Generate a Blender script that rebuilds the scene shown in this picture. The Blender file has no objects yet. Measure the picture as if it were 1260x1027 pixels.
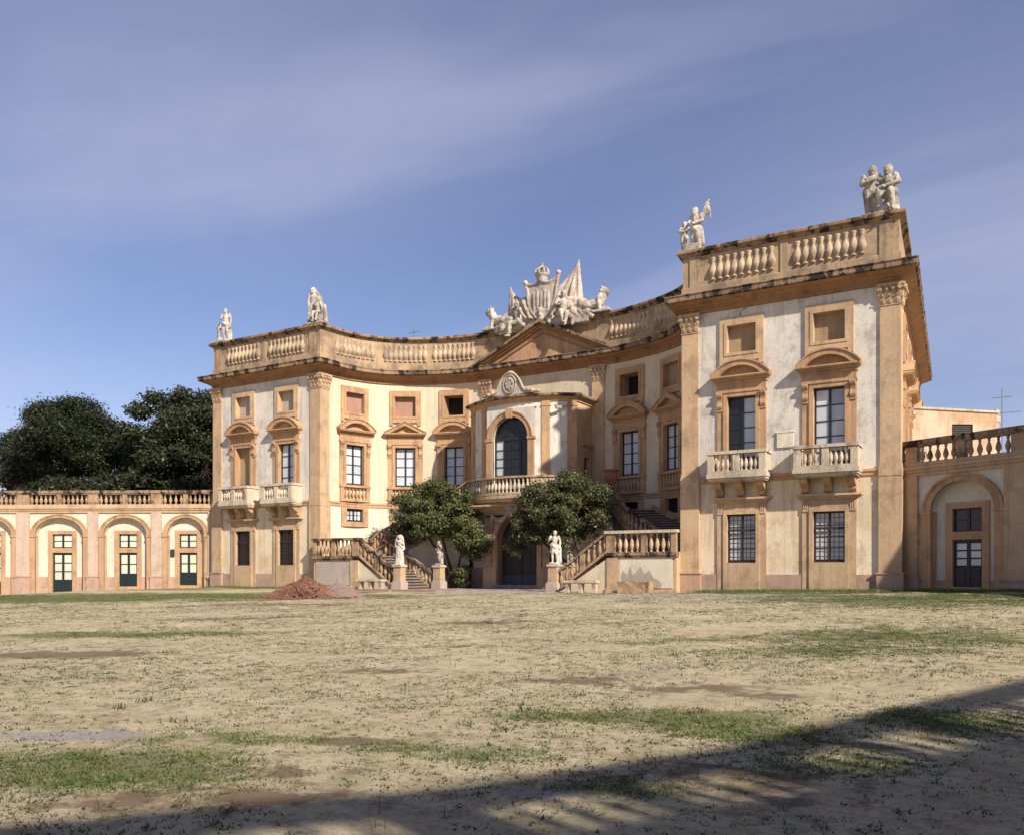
import bpy, math, random
import numpy as np
from mathutils import Matrix, Vector, noise as mnoise
random.seed(7); np.random.seed(7)
R = math.radians; PI = math.pi
SC = bpy.context.scene; COL = SC.collection

# ------------------------------------------------------------------ camera, sky, sun
EYE = Vector((25.57, 0.0, 0.9))
cam = bpy.data.cameras.new('camera'); co = bpy.data.objects.new('camera', cam); COL.objects.link(co)
co.location = EYE; co.rotation_euler = (R(90), 0, R(30.5))
cam.sensor_width = 36; cam.lens = 36*1060/1260; cam.shift_y = 0.1504
cam.clip_start = 0.1; cam.clip_end = 4000
SC.camera = co
SUNV = Vector((1.0, -0.48, 0.76)).normalized()
sun_el = math.asin(SUNV.z); sun_rot = math.atan2(SUNV.x, SUNV.y)
W = bpy.data.worlds.new("World"); SC.world = W; W.use_nodes = True
nt = W.node_tree; nt.nodes.clear()
def N(nt, typ, **kw):
    n = nt.nodes.new(typ)
    for k, v in kw.items():
        if k in n.inputs.keys(): n.inputs[k].default_value = v
        else: setattr(n, k, v)
    return n
sky = N(nt, 'ShaderNodeTexSky', sky_type='NISHITA', sun_disc=False, sun_elevation=sun_el, sun_rotation=sun_rot)
sky.air_density = 1.0; sky.dust_density = 0.35; sky.ozone_density = 3.0
tc = N(nt, 'ShaderNodeTexCoord'); sep = N(nt, 'ShaderNodeSeparateXYZ'); nt.links.new(tc.outputs['Generated'], sep.inputs[0])
zc = N(nt, 'ShaderNodeMath', operation='MAXIMUM'); nt.links.new(sep.outputs[2], zc.inputs[0]); zc.inputs[1].default_value = 0.0
za = N(nt, 'ShaderNodeMath', operation='ADD'); nt.links.new(zc.outputs[0], za.inputs[0]); za.inputs[1].default_value = 0.22
dv = N(nt, 'ShaderNodeVectorMath', operation='DIVIDE'); cmb = N(nt, 'ShaderNodeCombineXYZ')
for i in range(3): nt.links.new(za.outputs[0], cmb.inputs[i])
nt.links.new(tc.outputs['Generated'], dv.inputs[0]); nt.links.new(cmb.outputs[0], dv.inputs[1])
mp = N(nt, 'ShaderNodeMapping'); mp.inputs['Rotation'].default_value = (0, 0, R(38)); mp.inputs['Scale'].default_value = (0.5, 1.25, 0.4)
mp.inputs['Location'].default_value = (0.35, 0.55, 0)
nt.links.new(dv.outputs[0], mp.inputs[0])
n1 = N(nt, 'ShaderNodeTexNoise', Scale=1.0, Detail=5.0, Roughness=0.5, Distortion=0.5); nt.links.new(mp.outputs[0], n1.inputs['Vector'])
cr = N(nt, 'ShaderNodeValToRGB'); nt.links.new(n1.outputs[0], cr.inputs[0])
cr.color_ramp.elements[0].position = 0.46; cr.color_ramp.elements[0].color = (0, 0, 0, 1)
cr.color_ramp.elements[1].position = 0.80; cr.color_ramp.elements[1].color = (0.62, 0.62, 0.62, 1)
def haze_patch(centre, radius, amount):
    d = N(nt, 'ShaderNodeVectorMath', operation='DISTANCE'); nt.links.new(dv.outputs[0], d.inputs[0]); d.inputs[1].default_value = centre
    w = N(nt, 'ShaderNodeMath', operation='MULTIPLY_ADD'); nt.links.new(n1.outputs[0], w.inputs[0]); w.inputs[1].default_value = -1.1*radius; nt.links.new(d.outputs['Value'], w.inputs[2])
    r = N(nt, 'ShaderNodeMapRange', interpolation_type='SMOOTHSTEP'); nt.links.new(w.outputs[0], r.inputs[0]); r.inputs[1].default_value = radius*.75; r.inputs[2].default_value = -radius*.45; r.inputs[3].default_value = 0.0; r.inputs[4].default_value = amount
    return r.outputs[0]
add1 = N(nt, 'ShaderNodeMath', operation='ADD'); nt.links.new(cr.outputs[0], add1.inputs[0]); nt.links.new(haze_patch((-0.95, 0.80, 0.69), 0.62, 0.30), add1.inputs[1])
add2 = N(nt, 'ShaderNodeMath', operation='ADD', use_clamp=True); nt.links.new(add1.outputs[0], add2.inputs[0]); nt.links.new(haze_patch((-0.05, 1.65, 0.62), 0.75, 0.26), add2.inputs[1])
mix = N(nt, 'ShaderNodeMixRGB'); nt.links.new(add2.outputs[0], mix.inputs[0])
tint = N(nt, 'ShaderNodeMixRGB', blend_type='MULTIPLY'); tint.inputs[0].default_value = 1.0
nt.links.new(sky.outputs[0], tint.inputs[1]); tint.inputs[2].default_value = (1.14, 0.96, 1.06, 1)
nt.links.new(tint.outputs[0], mix.inputs[1]); mix.inputs[2].default_value = (4.9, 5.1, 6.7, 1)
bg = N(nt, 'ShaderNodeBackground', Strength=0.082); nt.links.new(mix.outputs[0], bg.inputs[0])
ow = N(nt, 'ShaderNodeOutputWorld'); nt.links.new(bg.outputs[0], ow.inputs[0])
sl = bpy.data.lights.new('sun', 'SUN'); sl.energy = 5.0; sl.angle = R(1.0); sl.color = (1.0, 0.92, 0.80)
so = bpy.data.objects.new('sun', sl); COL.objects.link(so); so.location = (60, -30, 60)
so.rotation_euler = (-SUNV).to_track_quat('-Z', 'Y').to_euler()
SC.view_settings.view_transform = 'Standard'; SC.view_settings.look = 'None'
SC.view_settings.exposure = 0.48; SC.view_settings.gamma = 1.0; SC.view_settings.use_curve_mapping = False

# ------------------------------------------------------------------ materials
def new_mat(name):
    m = bpy.data.materials.new(name); m.use_nodes = True; m.node_tree.nodes.clear(); return m, m.node_tree
def ramp(nt, src, a, b):
    r = N(nt, 'ShaderNodeMapRange'); nt.links.new(src, r.inputs[0]); r.inputs[1].default_value = a; r.inputs[2].default_value = b
    return r.outputs[0]
def noise_node(nt, scale=(1, 1, 1), s=1.0, det=5, rough=0.55, off=0.0):
    g = N(nt, 'ShaderNodeNewGeometry'); mp = N(nt, 'ShaderNodeMapping'); mp.inputs['Scale'].default_value = scale
    mp.inputs['Location'].default_value = (off, off*1.7, off*.6)
    nt.links.new(g.outputs['Position'], mp.inputs[0])
    n = N(nt, 'ShaderNodeTexNoise', Scale=s, Detail=float(det), Roughness=rough); nt.links.new(mp.outputs[0], n.inputs['Vector'])
    return n.outputs[0]
def mixc(nt, fac, a, b, blend='MIX'):
    m = N(nt, 'ShaderNodeMixRGB', blend_type=blend)
    if isinstance(fac, float): m.inputs[0].default_value = fac
    else: nt.links.new(fac, m.inputs[0])
    for i, c in ((1, a), (2, b)):
        if isinstance(c, tuple): m.inputs[i].default_value = (*c, 1)
        else: nt.links.new(c, m.inputs[i])
    return m.outputs[0]
def mul(nt, a, k):
    m = N(nt, 'ShaderNodeMath', operation='MULTIPLY'); nt.links.new(a, m.inputs[0])
    if isinstance(k, float): m.inputs[1].default_value = k
    else: nt.links.new(k, m.inputs[1])
    return m.outputs[0]
def finish(m, nt, col, rough=0.9, bump=None, bd=0.02, bs=0.5, spec=0.25):
    p = N(nt, 'ShaderNodeBsdfPrincipled'); o = N(nt, 'ShaderNodeOutputMaterial')
    if isinstance(col, tuple): p.inputs['Base Color'].default_value = (*col, 1)
    else: nt.links.new(col, p.inputs['Base Color'])
    p.inputs['Roughness'].default_value = rough; p.inputs['Specular IOR Level'].default_value = spec
    if bump is not None:
        b = N(nt, 'ShaderNodeBump', Strength=bs, Distance=bd); nt.links.new(bump, b.inputs['Height']); nt.links.new(b.outputs[0], p.inputs['Normal'])
    nt.links.new(p.outputs[0], o.inputs[0]); return m
def plaster(name, c, c2, stain=(0.12, 0.085, 0.06), amt=0.5, streak=0.35, off=0.0, lo=0.38, hi=0.64, fine=0.14, bt=(0.52, 0.66)):
    m, nt = new_mat(name)
    col = mixc(nt, ramp(nt, noise_node(nt, s=0.55, det=8, rough=0.62, off=off), lo, hi), c, c2)
    dk = tuple(x*(1-fine*3) for x in c)
    col = mixc(nt, mul(nt, ramp(nt, noise_node(nt, s=9, det=6, rough=0.7, off=off+3), 0.45, 0.75), fine*4), col, dk)
    st = mul(nt, ramp(nt, noise_node(nt, (1.7, 1.7, 0.16), 1.6, 6, 0.6, off+9), 0.52, 0.74), streak)
    col = mixc(nt, st, col, stain)
    bl = mul(nt, ramp(nt, noise_node(nt, (1, 1, 0.8), 1.3, 9, 0.68, off+17), bt[0], bt[1]), amt)
    col = mixc(nt, bl, col, stain)
    fl = mul(nt, ramp(nt, noise_node(nt, (1, 1, .75), 0.9, 9, 0.72, off+31), 0.575, 0.59), amt*.75)
    col = mixc(nt, fl, col, tuple(x*.55+y*.30 for x, y in zip(c2, stain)))
    dr = mul(nt, ramp(nt, noise_node(nt, (5.5, 5.5, 0.10), 1.5, 5, 0.6, off+41), 0.56, 0.66), streak*.55)
    col = mixc(nt, dr, col, stain)
    return finish(m, nt, col, 0.92, noise_node(nt, s=14, det=8, rough=0.7), 0.014, 0.8, 0.15)
MAT = {}
MAT['upper'] = plaster('pale_upper_plaster', (0.70, 0.64, 0.55), (0.58, 0.535, 0.475), (0.30, 0.255, 0.215), 0.6, 0.7, 1)
MAT['cream'] = plaster('sun_warmed_cream_plaster', (0.69, 0.585, 0.42), (0.61, 0.51, 0.37), (0.40, 0.29, 0.19), 0.32, 0.45, 5)  # curved wall shares the pavilions' paint; warm sunlight is put into this colour
MAT['lower'] = plaster('ochre_lower_plaster', (0.76, 0.65, 0.48), (0.68, 0.54, 0.365), (0.37, 0.24, 0.15), 0.5, 0.65, 2)
MAT['white'] = plaster('white_lower_plaster', (0.70, 0.63, 0.50), (0.60, 0.53, 0.42), (0.34, 0.28, 0.22), 0.25, 0.3, 3)
MAT['trim'] = plaster('orange_trim_stucco', (0.52, 0.325, 0.18), (0.43, 0.27, 0.16), (0.21, 0.13, 0.085), 0.6, 0.6, 4)
MAT['pil'] = plaster('peach_pilaster_stucco', (0.57, 0.40, 0.24), (0.47, 0.325, 0.205), (0.27, 0.18, 0.125), 0.6, 0.65, 6)
MAT['pink'] = plaster('pink_wing_stucco', (0.56, 0.425, 0.335), (0.49, 0.37, 0.285), (0.33, 0.23, 0.175), 0.5, 0.5, 36)
MAT['salmon'] = plaster('salmon_plinth_stucco', (0.49, 0.325, 0.235), (0.42, 0.285, 0.21), (0.22, 0.165, 0.135), 0.65, 0.4, 7)
MAT['stone'] = plaster('weathered_cream_stone', (0.62, 0.525, 0.395), (0.50, 0.405, 0.29), (0.13, 0.10, 0.085), 0.75, 0.5, 8)
MAT['rail'] = plaster('weathered_rail_stone', (0.45, 0.305, 0.18), (0.35, 0.235, 0.145), (0.085, 0.055, 0.045), 0.8, 0.4, 11, bt=(0.5, 0.62))
MAT['cornice'] = plaster('weathered_cornice_stucco', (0.36, 0.20, 0.105), (0.29, 0.165, 0.09), (0.11, 0.065, 0.043), 0.5, 0.5, 12)
MAT['lip'] = plaster('lichen_black_cornice_edge', (0.36, 0.25, 0.16), (0.23, 0.15, 0.10), (0.026, 0.019, 0.018), 0.95, 0.75, 13, bt=(0.50, 0.56))
MAT['parapet'] = plaster('weathered_parapet_stucco', (0.47, 0.33, 0.195), (0.36, 0.265, 0.18), (0.17, 0.12, 0.09), 0.7, 0.65, 14, bt=(0.49, 0.60))
MAT['relief'] = plaster('pale_relief_stone', (0.54, 0.415, 0.28), (0.42, 0.32, 0.22), (0.16, 0.115, 0.085), 0.6, 0.55, 15, bt=(0.49, 0.62))
MAT['marble'] = plaster('weathered_white_marble', (0.57, 0.52, 0.44), (0.44, 0.385, 0.32), (0.15, 0.115, 0.09), 0.7, 0.6, 16, fine=0.18, bt=(0.49, 0.63))
MAT['marble2'] = plaster('cleaner_white_marble', (0.66, 0.61, 0.52), (0.56, 0.51, 0.43), (0.26, 0.21, 0.165), 0.5, 0.5, 18)
MAT['brickfill'] = plaster('pink_brick_infill', (0.40, 0.215, 0.15), (0.36, 0.24, 0.19), (0.24, 0.13, 0.09), 0.5, 0.3, 19)
MAT['tanfill'] = plaster('tan_plaster_infill', (0.40, 0.285, 0.165), (0.34, 0.245, 0.15), (0.19, 0.125, 0.075), 0.5, 0.6, 20)
MAT['terracotta'] = plaster('terracotta', (0.36, 0.15, 0.085), (0.28, 0.12, 0.08), (0.14, 0.07, 0.05), 0.4, 0.2, 21)
MAT['rubble'] = plaster('red_rubble', (0.165, 0.075, 0.05), (0.23, 0.12, 0.085), (0.08, 0.04, 0.03), 0.5, 0.0, 22)
MAT['gravelheap'] = plaster('pinkish_gravel', (0.25, 0.18, 0.15), (0.19, 0.13, 0.11), (0.14, 0.085, 0.07), 0.4, 0.0, 23)
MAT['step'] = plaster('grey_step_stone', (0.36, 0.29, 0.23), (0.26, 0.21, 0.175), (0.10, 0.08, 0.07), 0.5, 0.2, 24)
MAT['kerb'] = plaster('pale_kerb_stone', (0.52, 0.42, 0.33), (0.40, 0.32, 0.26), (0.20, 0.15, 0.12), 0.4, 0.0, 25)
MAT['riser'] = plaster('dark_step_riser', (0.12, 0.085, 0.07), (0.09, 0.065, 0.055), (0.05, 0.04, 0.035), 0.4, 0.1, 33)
MAT['crest'] = plaster('pinkish_grey_carved_stone', (0.56, 0.475, 0.40), (0.44, 0.36, 0.30), (0.14, 0.10, 0.08), 0.6, 0.6, 44, bt=(0.50, 0.64))
MAT['annexe'] = plaster('faded_annexe_plaster', (0.60, 0.46, 0.33), (0.50, 0.325, 0.20), (0.30, 0.20, 0.14), 0.5, 0.6, 40, lo=0.44, hi=0.56)
MAT['greyplaster'] = plaster('grey_bare_plaster', (0.40, 0.345, 0.29), (0.48, 0.40, 0.32), (0.27, 0.20, 0.16), 0.5, 0.5, 26)
def simple(name, c, rough=0.5, c2=None, s=4.0, spec=0.5):
    m, nt = new_mat(name)
    col = mixc(nt, ramp(nt, noise_node(nt, s=s, det=5), 0.35, 0.7), c, c2 or tuple(x*0.75 for x in c))
    return finish(m, nt, col, rough, spec=spec)
MAT['green'] = simple('dark_green_paint', (0.008, 0.022, 0.022), 0.45)
def panemat(name, a, b, c):
    m, nt = new_mat(name); oi = N(nt, 'ShaderNodeObjectInfo')
    col = mixc(nt, ramp(nt, oi.outputs['Random'], 0.15, 0.6), a, b); col = mixc(nt, ramp(nt, oi.outputs['Random'], 0.86, 0.97), col, c)
    col = mixc(nt, mul(nt, ramp(nt, noise_node(nt, (1, 1, .5), 2.2, 4), .45, .7), .5), col, c)
    return finish(m, nt, col, 0.10, spec=0.7)
MAT['pane'] = panemat('glass_over_white_shutter', (0.60, 0.62, 0.64), (0.50, 0.525, 0.56), (0.34, 0.36, 0.40))
MAT['panecream'] = simple('glass_over_cream_curtain', (0.62, 0.60, 0.47), 0.15, (0.50, 0.50, 0.40), 0.8, 0.6)
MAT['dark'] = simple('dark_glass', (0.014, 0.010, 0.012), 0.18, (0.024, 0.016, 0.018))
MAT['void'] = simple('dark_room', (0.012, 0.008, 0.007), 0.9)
MAT['iron'] = simple('dark_iron', (0.030, 0.019, 0.015), 0.6, (0.045, 0.024, 0.016))
MAT['door'] = simple('dark_door_paint', (0.020, 0.014, 0.019), 0.5, (0.035, 0.022, 0.024))
MAT['bluesteel'] = simple('blue_grey_kick_plate', (0.06, 0.06, 0.085), 0.6)
MAT['aerial'] = simple('aerial_metal', (0.16, 0.16, 0.17), 0.5)
MAT['plank'] = simple('sawn_timber', (0.36, 0.22, 0.15), 0.8, (0.26, 0.15, 0.10))
MAT['tile_a'] = simple('pale_pink_tile', (0.44, 0.355, 0.33), 0.7, (0.36, 0.29, 0.27), 2.0)
MAT['tile_b'] = simple('mauve_grey_tile', (0.27, 0.215, 0.225), 0.7, (0.21, 0.17, 0.175), 2.0)
MAT['grey'] = simple('grey_plastic', (0.30, 0.29, 0.28), 0.5)
MAT['bark_dark'] = simple('near_black_bark', (0.030, 0.022, 0.017), 0.95, (0.018, 0.014, 0.011), 6.0, 0.1)  # darker bark keeps the background branches from standing out
MAT['bark'] = simple('grey_bark', (0.11, 0.075, 0.05), 0.95, (0.055, 0.038, 0.028), 6.0, 0.1)
def leafmat(name, a, b, c):
    m, nt = new_mat(name)
    at = N(nt, 'ShaderNodeAttribute', attribute_name='tint')
    col = mixc(nt, at.outputs['Fac'], a, b)
    col = mixc(nt, ramp(nt, noise_node(nt, s=1.1, det=3), 0.5, 0.75), col, c)
    p = N(nt, 'ShaderNodeBsdfPrincipled'); nt.links.new(col, p.inputs['Base Color']); p.inputs['Roughness'].default_value = 0.5
    p.inputs['Specular IOR Level'].default_value = 0.35
    t = N(nt, 'ShaderNodeBsdfTranslucent'); nt.links.new(col, t.inputs[0])
    ms = N(nt, 'ShaderNodeMixShader'); ms.inputs[0].default_value = 0.22
    nt.links.new(p.outputs[0], ms.inputs[1]); nt.links.new(t.outputs[0], ms.inputs[2])
    o = N(nt, 'ShaderNodeOutputMaterial'); nt.links.new(ms.outputs[0], o.inputs[0]); return m
MAT['leaf'] = leafmat('dark_glossy_leaf', (0.060, 0.080, 0.027), (0.155, 0.170, 0.060), (0.135, 0.12, 0.050))
MAT['leaf2'] = leafmat('olive_leaf', (0.054, 0.067, 0.028), (0.135, 0.142, 0.060), (0.12, 0.098, 0.050))
MAT['fig'] = leafmat('far_fig_leaf', (0.015, 0.022, 0.009), (0.052, 0.060, 0.025), (0.028, 0.034, 0.014))
MAT['pine'] = leafmat('far_pine_needles', (0.014, 0.021, 0.008), (0.036, 0.045, 0.017), (0.028, 0.031, 0.013))
MAT['redtree'] = leafmat('reddish_bare_twigs', (0.05, 0.03, 0.025), (0.09, 0.055, 0.045), (0.07, 0.045, 0.035))
MAT['grass'] = leafmat('short_green_grass', (0.075, 0.120, 0.022), (0.15, 0.19, 0.045), (0.16, 0.165, 0.05))
MAT['weed'] = leafmat('dark_green_weed', (0.045, 0.070, 0.020), (0.090, 0.110, 0.038), (0.085, 0.090, 0.035))
MAT['dry'] = leafmat('dry_brown_stems', (0.10, 0.055, 0.035), (0.18, 0.11, 0.06), (0.14, 0.08, 0.05))

# ------------------------------------------------------------------ mesh helpers
class MB:
    def __init__(s): s.v = []; s.f = []
    def add(s, vs, fs):
        k = len(s.v); s.v += [tuple(p) for p in vs]; s.f += [tuple(i+k for i in f) for f in fs]; return s
    def box(s, x0, x1, y0, y1, z0, z1):
        return s.add([(x0,y0,z0),(x1,y0,z0),(x1,y1,z0),(x0,y1,z0),(x0,y0,z1),(x1,y0,z1),(x1,y1,z1),(x0,y1,z1)],
                     [(0,3,2,1),(4,5,6,7),(0,1,5,4),(1,2,6,5),(2,3,7,6),(3,0,4,7)])
    def prism(s, poly, y0, y1):            # poly of (x,z), counter-clockwise seen from -y
        n = len(poly); vs = [(x, y0, z) for x, z in poly]+[(x, y1, z) for x, z in poly]
        return s.add(vs, [tuple(range(n)), tuple(range(2*n-1, n-1, -1))]+[(i, i+n, (i+1) % n+n, (i+1) % n) for i in range(n)])
    def prism_x(s, poly, x0, x1):          # poly of (y,z)
        n = len(poly); vs = [(x0, y, z) for y, z in poly]+[(x1, y, z) for y, z in poly]
        return s.add(vs, [tuple(range(n-1, -1, -1)), tuple(range(n, 2*n))]+[(i, (i+1) % n, (i+1) % n+n, i+n) for i in range(n)])
    def lathe(s, prof, n=10, c=(0, 0, 0), a0=0.0):
        k = len(prof); vs = []
        for r, z in prof:
            for i in range(n):
                a = a0+2*PI*i/n; vs.append((c[0]+r*math.cos(a), c[1]+r*math.sin(a), c[2]+z))
        fs = [(j*n+i, j*n+(i+1) % n, (j+1)*n+(i+1) % n, (j+1)*n+i) for j in range(k-1) for i in range(n)]
        fs += [tuple(range(n-1, -1, -1)), tuple(range((k-1)*n, k*n))]
        return s.add(vs, fs)
    def tube(s, pts, rs, n=6):
        pts = [Vector(p) for p in pts]
        if not isinstance(rs, (list, tuple)): rs = [rs]*len(pts)
        vs = []; up = Vector((0.13, 0.21, 0.97))
        for i, p in enumerate(pts):
            t = (pts[min(i+1, len(pts)-1)]-pts[max(i-1, 0)])
            if t.length < 1e-6: t = Vector((0, 0, 1))
            t.normalize(); a = t.cross(up)
            if a.length < 0.1: a = t.cross(Vector((1, 0, 0)))
            a.normalize(); b = t.cross(a)
            for j in range(n):
                g = 2*PI*j/n; vs.append(p+(a*math.cos(g)+b*math.sin(g))*rs[i])
        m = len(pts)
        fs = [(j*n+i, j*n+(i+1) % n, (j+1)*n+(i+1) % n, (j+1)*n+i) for j in range(m-1) for i in range(n)]
        fs += [tuple(range(n-1, -1, -1)), tuple(range((m-1)*n, m*n))]
        return s.add(vs, fs)
    def ell(s, c, r, rot=None, n=10, k=7):
        vs = []; c = Vector(c)
        for j in range(1, k):
            t = PI*j/k
            for i in range(n):
                a = 2*PI*i/n; p = Vector((r[0]*math.sin(t)*math.cos(a), r[1]*math.sin(t)*math.sin(a), r[2]*math.cos(t)))
                if rot: p = rot @ p
                vs.append(c+p)
        top = Vector((0, 0, r[2])); 
        if rot: top = rot @ top
        vs += [c+top, c-top]; m = (k-1)*n
        fs = [(j*n+i, (j+1)*n+i, (j+1)*n+(i+1) % n, j*n+(i+1) % n) for j in range(k-2) for i in range(n)]
        fs += [(m, i, (i+1) % n) for i in range(n)]+[(m+1, (k-2)*n+(i+1) % n, (k-2)*n+i) for i in range(n)]
        return s.add(vs, fs)
    def cap(s, p, q, r0, r1, n=8):
        p = Vector(p); q = Vector(q); d = q-p
        if d.length < 1e-5: return s.ell(p, (r0,)*3)
        u = d.normalized()
        pts = [p-u*r0*0.95, p-u*r0*0.6, p, q, q+u*r1*0.6, q+u*r1*0.95]
        return s.tube(pts, [r0*0.3, r0*0.8, r0, r1, r1*0.8, r1*0.3], n)
    def xf(s, M):
        s.v = [tuple(M @ Vector(p)) for p in s.v]; return s
    def mesh(s, name, mat, smooth=False):
        me = bpy.data.meshes.new(name); me.from_pydata(s.v, [], s.f); me.validate()
        if mat is not None: me.materials.append(mat if not isinstance(mat, str) else MAT[mat])
        if smooth: me.polygons.foreach_set('use_smooth', [True]*len(me.polygons))
        me.update(); return me
ROOT = {}
def empty(name, loc, label, cat, group=None):
    o = bpy.data.objects.new(name, None); COL.objects.link(o); o.location = loc; o.empty_display_size = 0.3
    ROOT[o.name] = Matrix.Translation(-Vector(loc)); return tag(o, label, cat, group)
def tag(o, label=None, cat=None, group=None, kind=None):
    for k, v in (('label', label), ('category', cat), ('group', group), ('kind', kind)):
        if v: o[k] = v
    return o
def inst(name, me, parent=None, M=None):
    """link an object with mesh me; under a root its matrix is in world space, under a part it is in the part's space"""
    o = bpy.data.objects.new(name, me); COL.objects.link(o)
    if parent:
        o.parent = parent
        if parent.name in ROOT: o.matrix_parent_inverse = ROOT[parent.name]
    if M is not None: o.matrix_basis = M
    return o
def part(name, mb, mat, parent=None, M=None, smooth=False): return inst(name, mb.mesh(name, mat, smooth), parent, M)
def pieces(name, mat, parent, boxes, M=None):
    for b in boxes: part(name, MB().box(*b), mat, parent, M)
def frame(x, y, ang=0.0, z=0.0): return Matrix.Translation((x, y, z)) @ Matrix.Rotation(ang, 4, 'Z')

def offset_path(P, o, closed):
    n = len(P); out = []
    for i in range(n):
        p = Vector(P[i]); a = Vector(P[i-1]) if (i > 0 or closed) else None; b = Vector(P[(i+1) % n]) if (i < n-1 or closed) else None
        t0 = (p-a).normalized() if a is not None else None; t1 = (b-p).normalized() if b is not None else None
        t0 = t0 or t1; t1 = t1 or t0
        n0 = Vector((t0.y, -t0.x)); n1 = Vector((t1.y, -t1.x)); m = (n0+n1).normalized(); k = 1/max(m.dot(n0), 0.3)
        out.append(p+m*(o*k))
    return out
def sweep(mb, path, prof, closed=False):
    rows = [[(q.x, q.y, z) for q in offset_path(path, o, closed)] for o, z in prof]
    n = len(path); k = len(prof); vs = [rows[j][i] for i in range(n) for j in range(k)]
    fs = [(i*k+j, ((i+1) % n)*k+j, ((i+1) % n)*k+j+1, i*k+j+1) for i in range(n if closed else n-1) for j in range(k-1)]
    if not closed: fs += [tuple(range(k)), tuple(range((n-1)*k+k-1, (n-1)*k-1, -1))]
    return mb.add(vs, fs)

# ------------------------------------------------------------------ facade curve
CP = [(0, 46.85), (2.0, 46.85), (3.8, 46.82), (6.2, 46.5), (9.1, 45.3), (10.7, 43.8), (11.42, 42.1), (11.68, 39.85)]
full = [(-x, y) for x, y in CP[:0:-1]]+CP
def catmull(P, n=8):
    P = [Vector(p) for p in P]; out = []
    for i in range(len(P)-1):
        p0 = P[max(i-1, 0)]; p1 = P[i]; p2 = P[i+1]; p3 = P[min(i+2, len(P)-1)]
        for j in range(n):
            t = j/n
            out.append(0.5*((2*p1)+(p2-p0)*t+(2*p0-5*p1+4*p2-p3)*t*t+(3*p1-p0-3*p2+p3)*t**3))
    out.append(P[-1]); return out
CURVE = catmull(full, 6)
CL = [0.0]
for a, b in zip(CURVE, CURVE[1:]): CL.append(CL[-1]+(b-a).length)
def curve_at(s):
    s = min(max(s, 0), CL[-1])
    for i in range(len(CL)-1):
        if CL[i+1] >= s:
            k = (s-CL[i])/(CL[i+1]-CL[i]); p = CURVE[i].lerp(CURVE[i+1], k); t = (CURVE[min(i+2, len(CURVE)-1)]-CURVE[max(i-1, 0)]).normalized()
            return p, t
    return CURVE[-1], (CURVE[-1]-CURVE[-2]).normalized()
def arc_of(x=None, y=None, side=1):
    best = None
    for i, p in enumerate(CURVE):
        if (p.x > 0) != (side > 0): continue
        d = abs(abs(p.x)-x) if y is None else abs(p.y-y)
        if best is None or d < best[0]: best = (d, i)
    i = best[1]; lo = max(i-1, 0); hi = min(i+1, len(CURVE)-1); b = None
    for k in range(401):
        s = CL[lo]+(CL[hi]-CL[lo])*k/400; p, t = curve_at(s); d = abs(abs(p.x)-x) if y is None else abs(p.y-y)
        if b is None or d < b[0]: b = (d, s)
    return b[1]
PX0, PX1, PY = 11.68, 21.15, 39.85
LOOP = [(-19.8, 63.2), (-PX1, PY)]+[tuple(p) for p in CURVE]+[(PX1, PY), (19.8, 63.2)]
def wall_grid(mb, fn, s0, s1, z0, z1, holes, ds=0.6):
    xs = {s0, s1}; zs = {z0, z1}
    for a, b, c, d in holes: xs |= {a, b}; zs |= {c, d}
    xs = sorted(xs); zs = sorted(z for z in zs if z0 <= z <= z1); X = []
    for a, b in zip(xs, xs[1:]):
        n = max(1, int((b-a)/ds)); X += [a+(b-a)*i/n for i in range(n)]
    X.append(xs[-1]); pts = [fn(x) for x in X]
    for i in range(len(X)-1):
        for j in range(len(zs)-1):
            cx = (X[i]+X[i+1])/2; cz = (zs[j]+zs[j+1])/2
            if any(a < cx < b and c < cz < d for a, b, c, d in holes): continue
            a, b = pts[i], pts[i+1]
            mb.add([(a[0], a[1], zs[j]), (b[0], b[1], zs[j]), (b[0], b[1], zs[j+1]), (a[0], a[1], zs[j+1])], [(0, 1, 2, 3)])
    return mb
ZS = 5.22     # string course
# window centres
WC = [(s_, curve_at(s_)) for s_ in (arc_of(y=42.55, side=-1), arc_of(x=9.2, side=-1), arc_of(x=6.17, side=-1), arc_of(x=6.17), arc_of(x=9.2), arc_of(y=42.55))]

# ================================================================== VILLA
villa = empty('villa', (0, 43, 0), 'large cream and orange baroque villa with concave front, two end pavilions and carved parapet', 'villa')
# --- walls
cr_ = MB(); wl = MB()
for sx in (-1, 1):
    up = MB(); lw = MB(); hs = []; hl = []
    for c in (14.47, 18.34):
        c *= sx
        hs += [(c-.72, c+.72, ZS, 9.06), (c-.72, c+.72, 11.02, 12.38)]; hl += [(c-.72, c+.72, -1.3, 3.6)]
    a, b = sorted((sx*PX0, sx*PX1))
    fn = lambda x: (x, PY)
    wall_grid(up, fn, a, b, ZS, 13.35, hs, 50); wall_grid(lw, fn, a, b, -1.5, ZS, hl, 50)
    part('wall', up, 'upper', villa); part('wall', lw, 'lower', villa)
hu = []; hl = []
for i, (s_, (p, t)) in enumerate(WC):
    hu += [(s_-.72, s_+.72, 6.42, 9.06), (s_-.72, s_+.72, 11.02, 12.38)]; hl += [(s_-.64, s_+.64, 4.1, 4.96)]
cm = CL[-1]/2
fnc = lambda s: tuple(curve_at(s)[0])
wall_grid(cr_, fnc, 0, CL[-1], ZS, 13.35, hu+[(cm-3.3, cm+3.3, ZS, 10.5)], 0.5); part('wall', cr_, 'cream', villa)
for a, b, h in ((0, cm-3.3, hl[:3]), (cm+3.3, CL[-1], hl[3:])): part('wall', wall_grid(MB(), fnc, a, b, -1.5, ZS, h, 0.5), 'white', villa)
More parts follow.
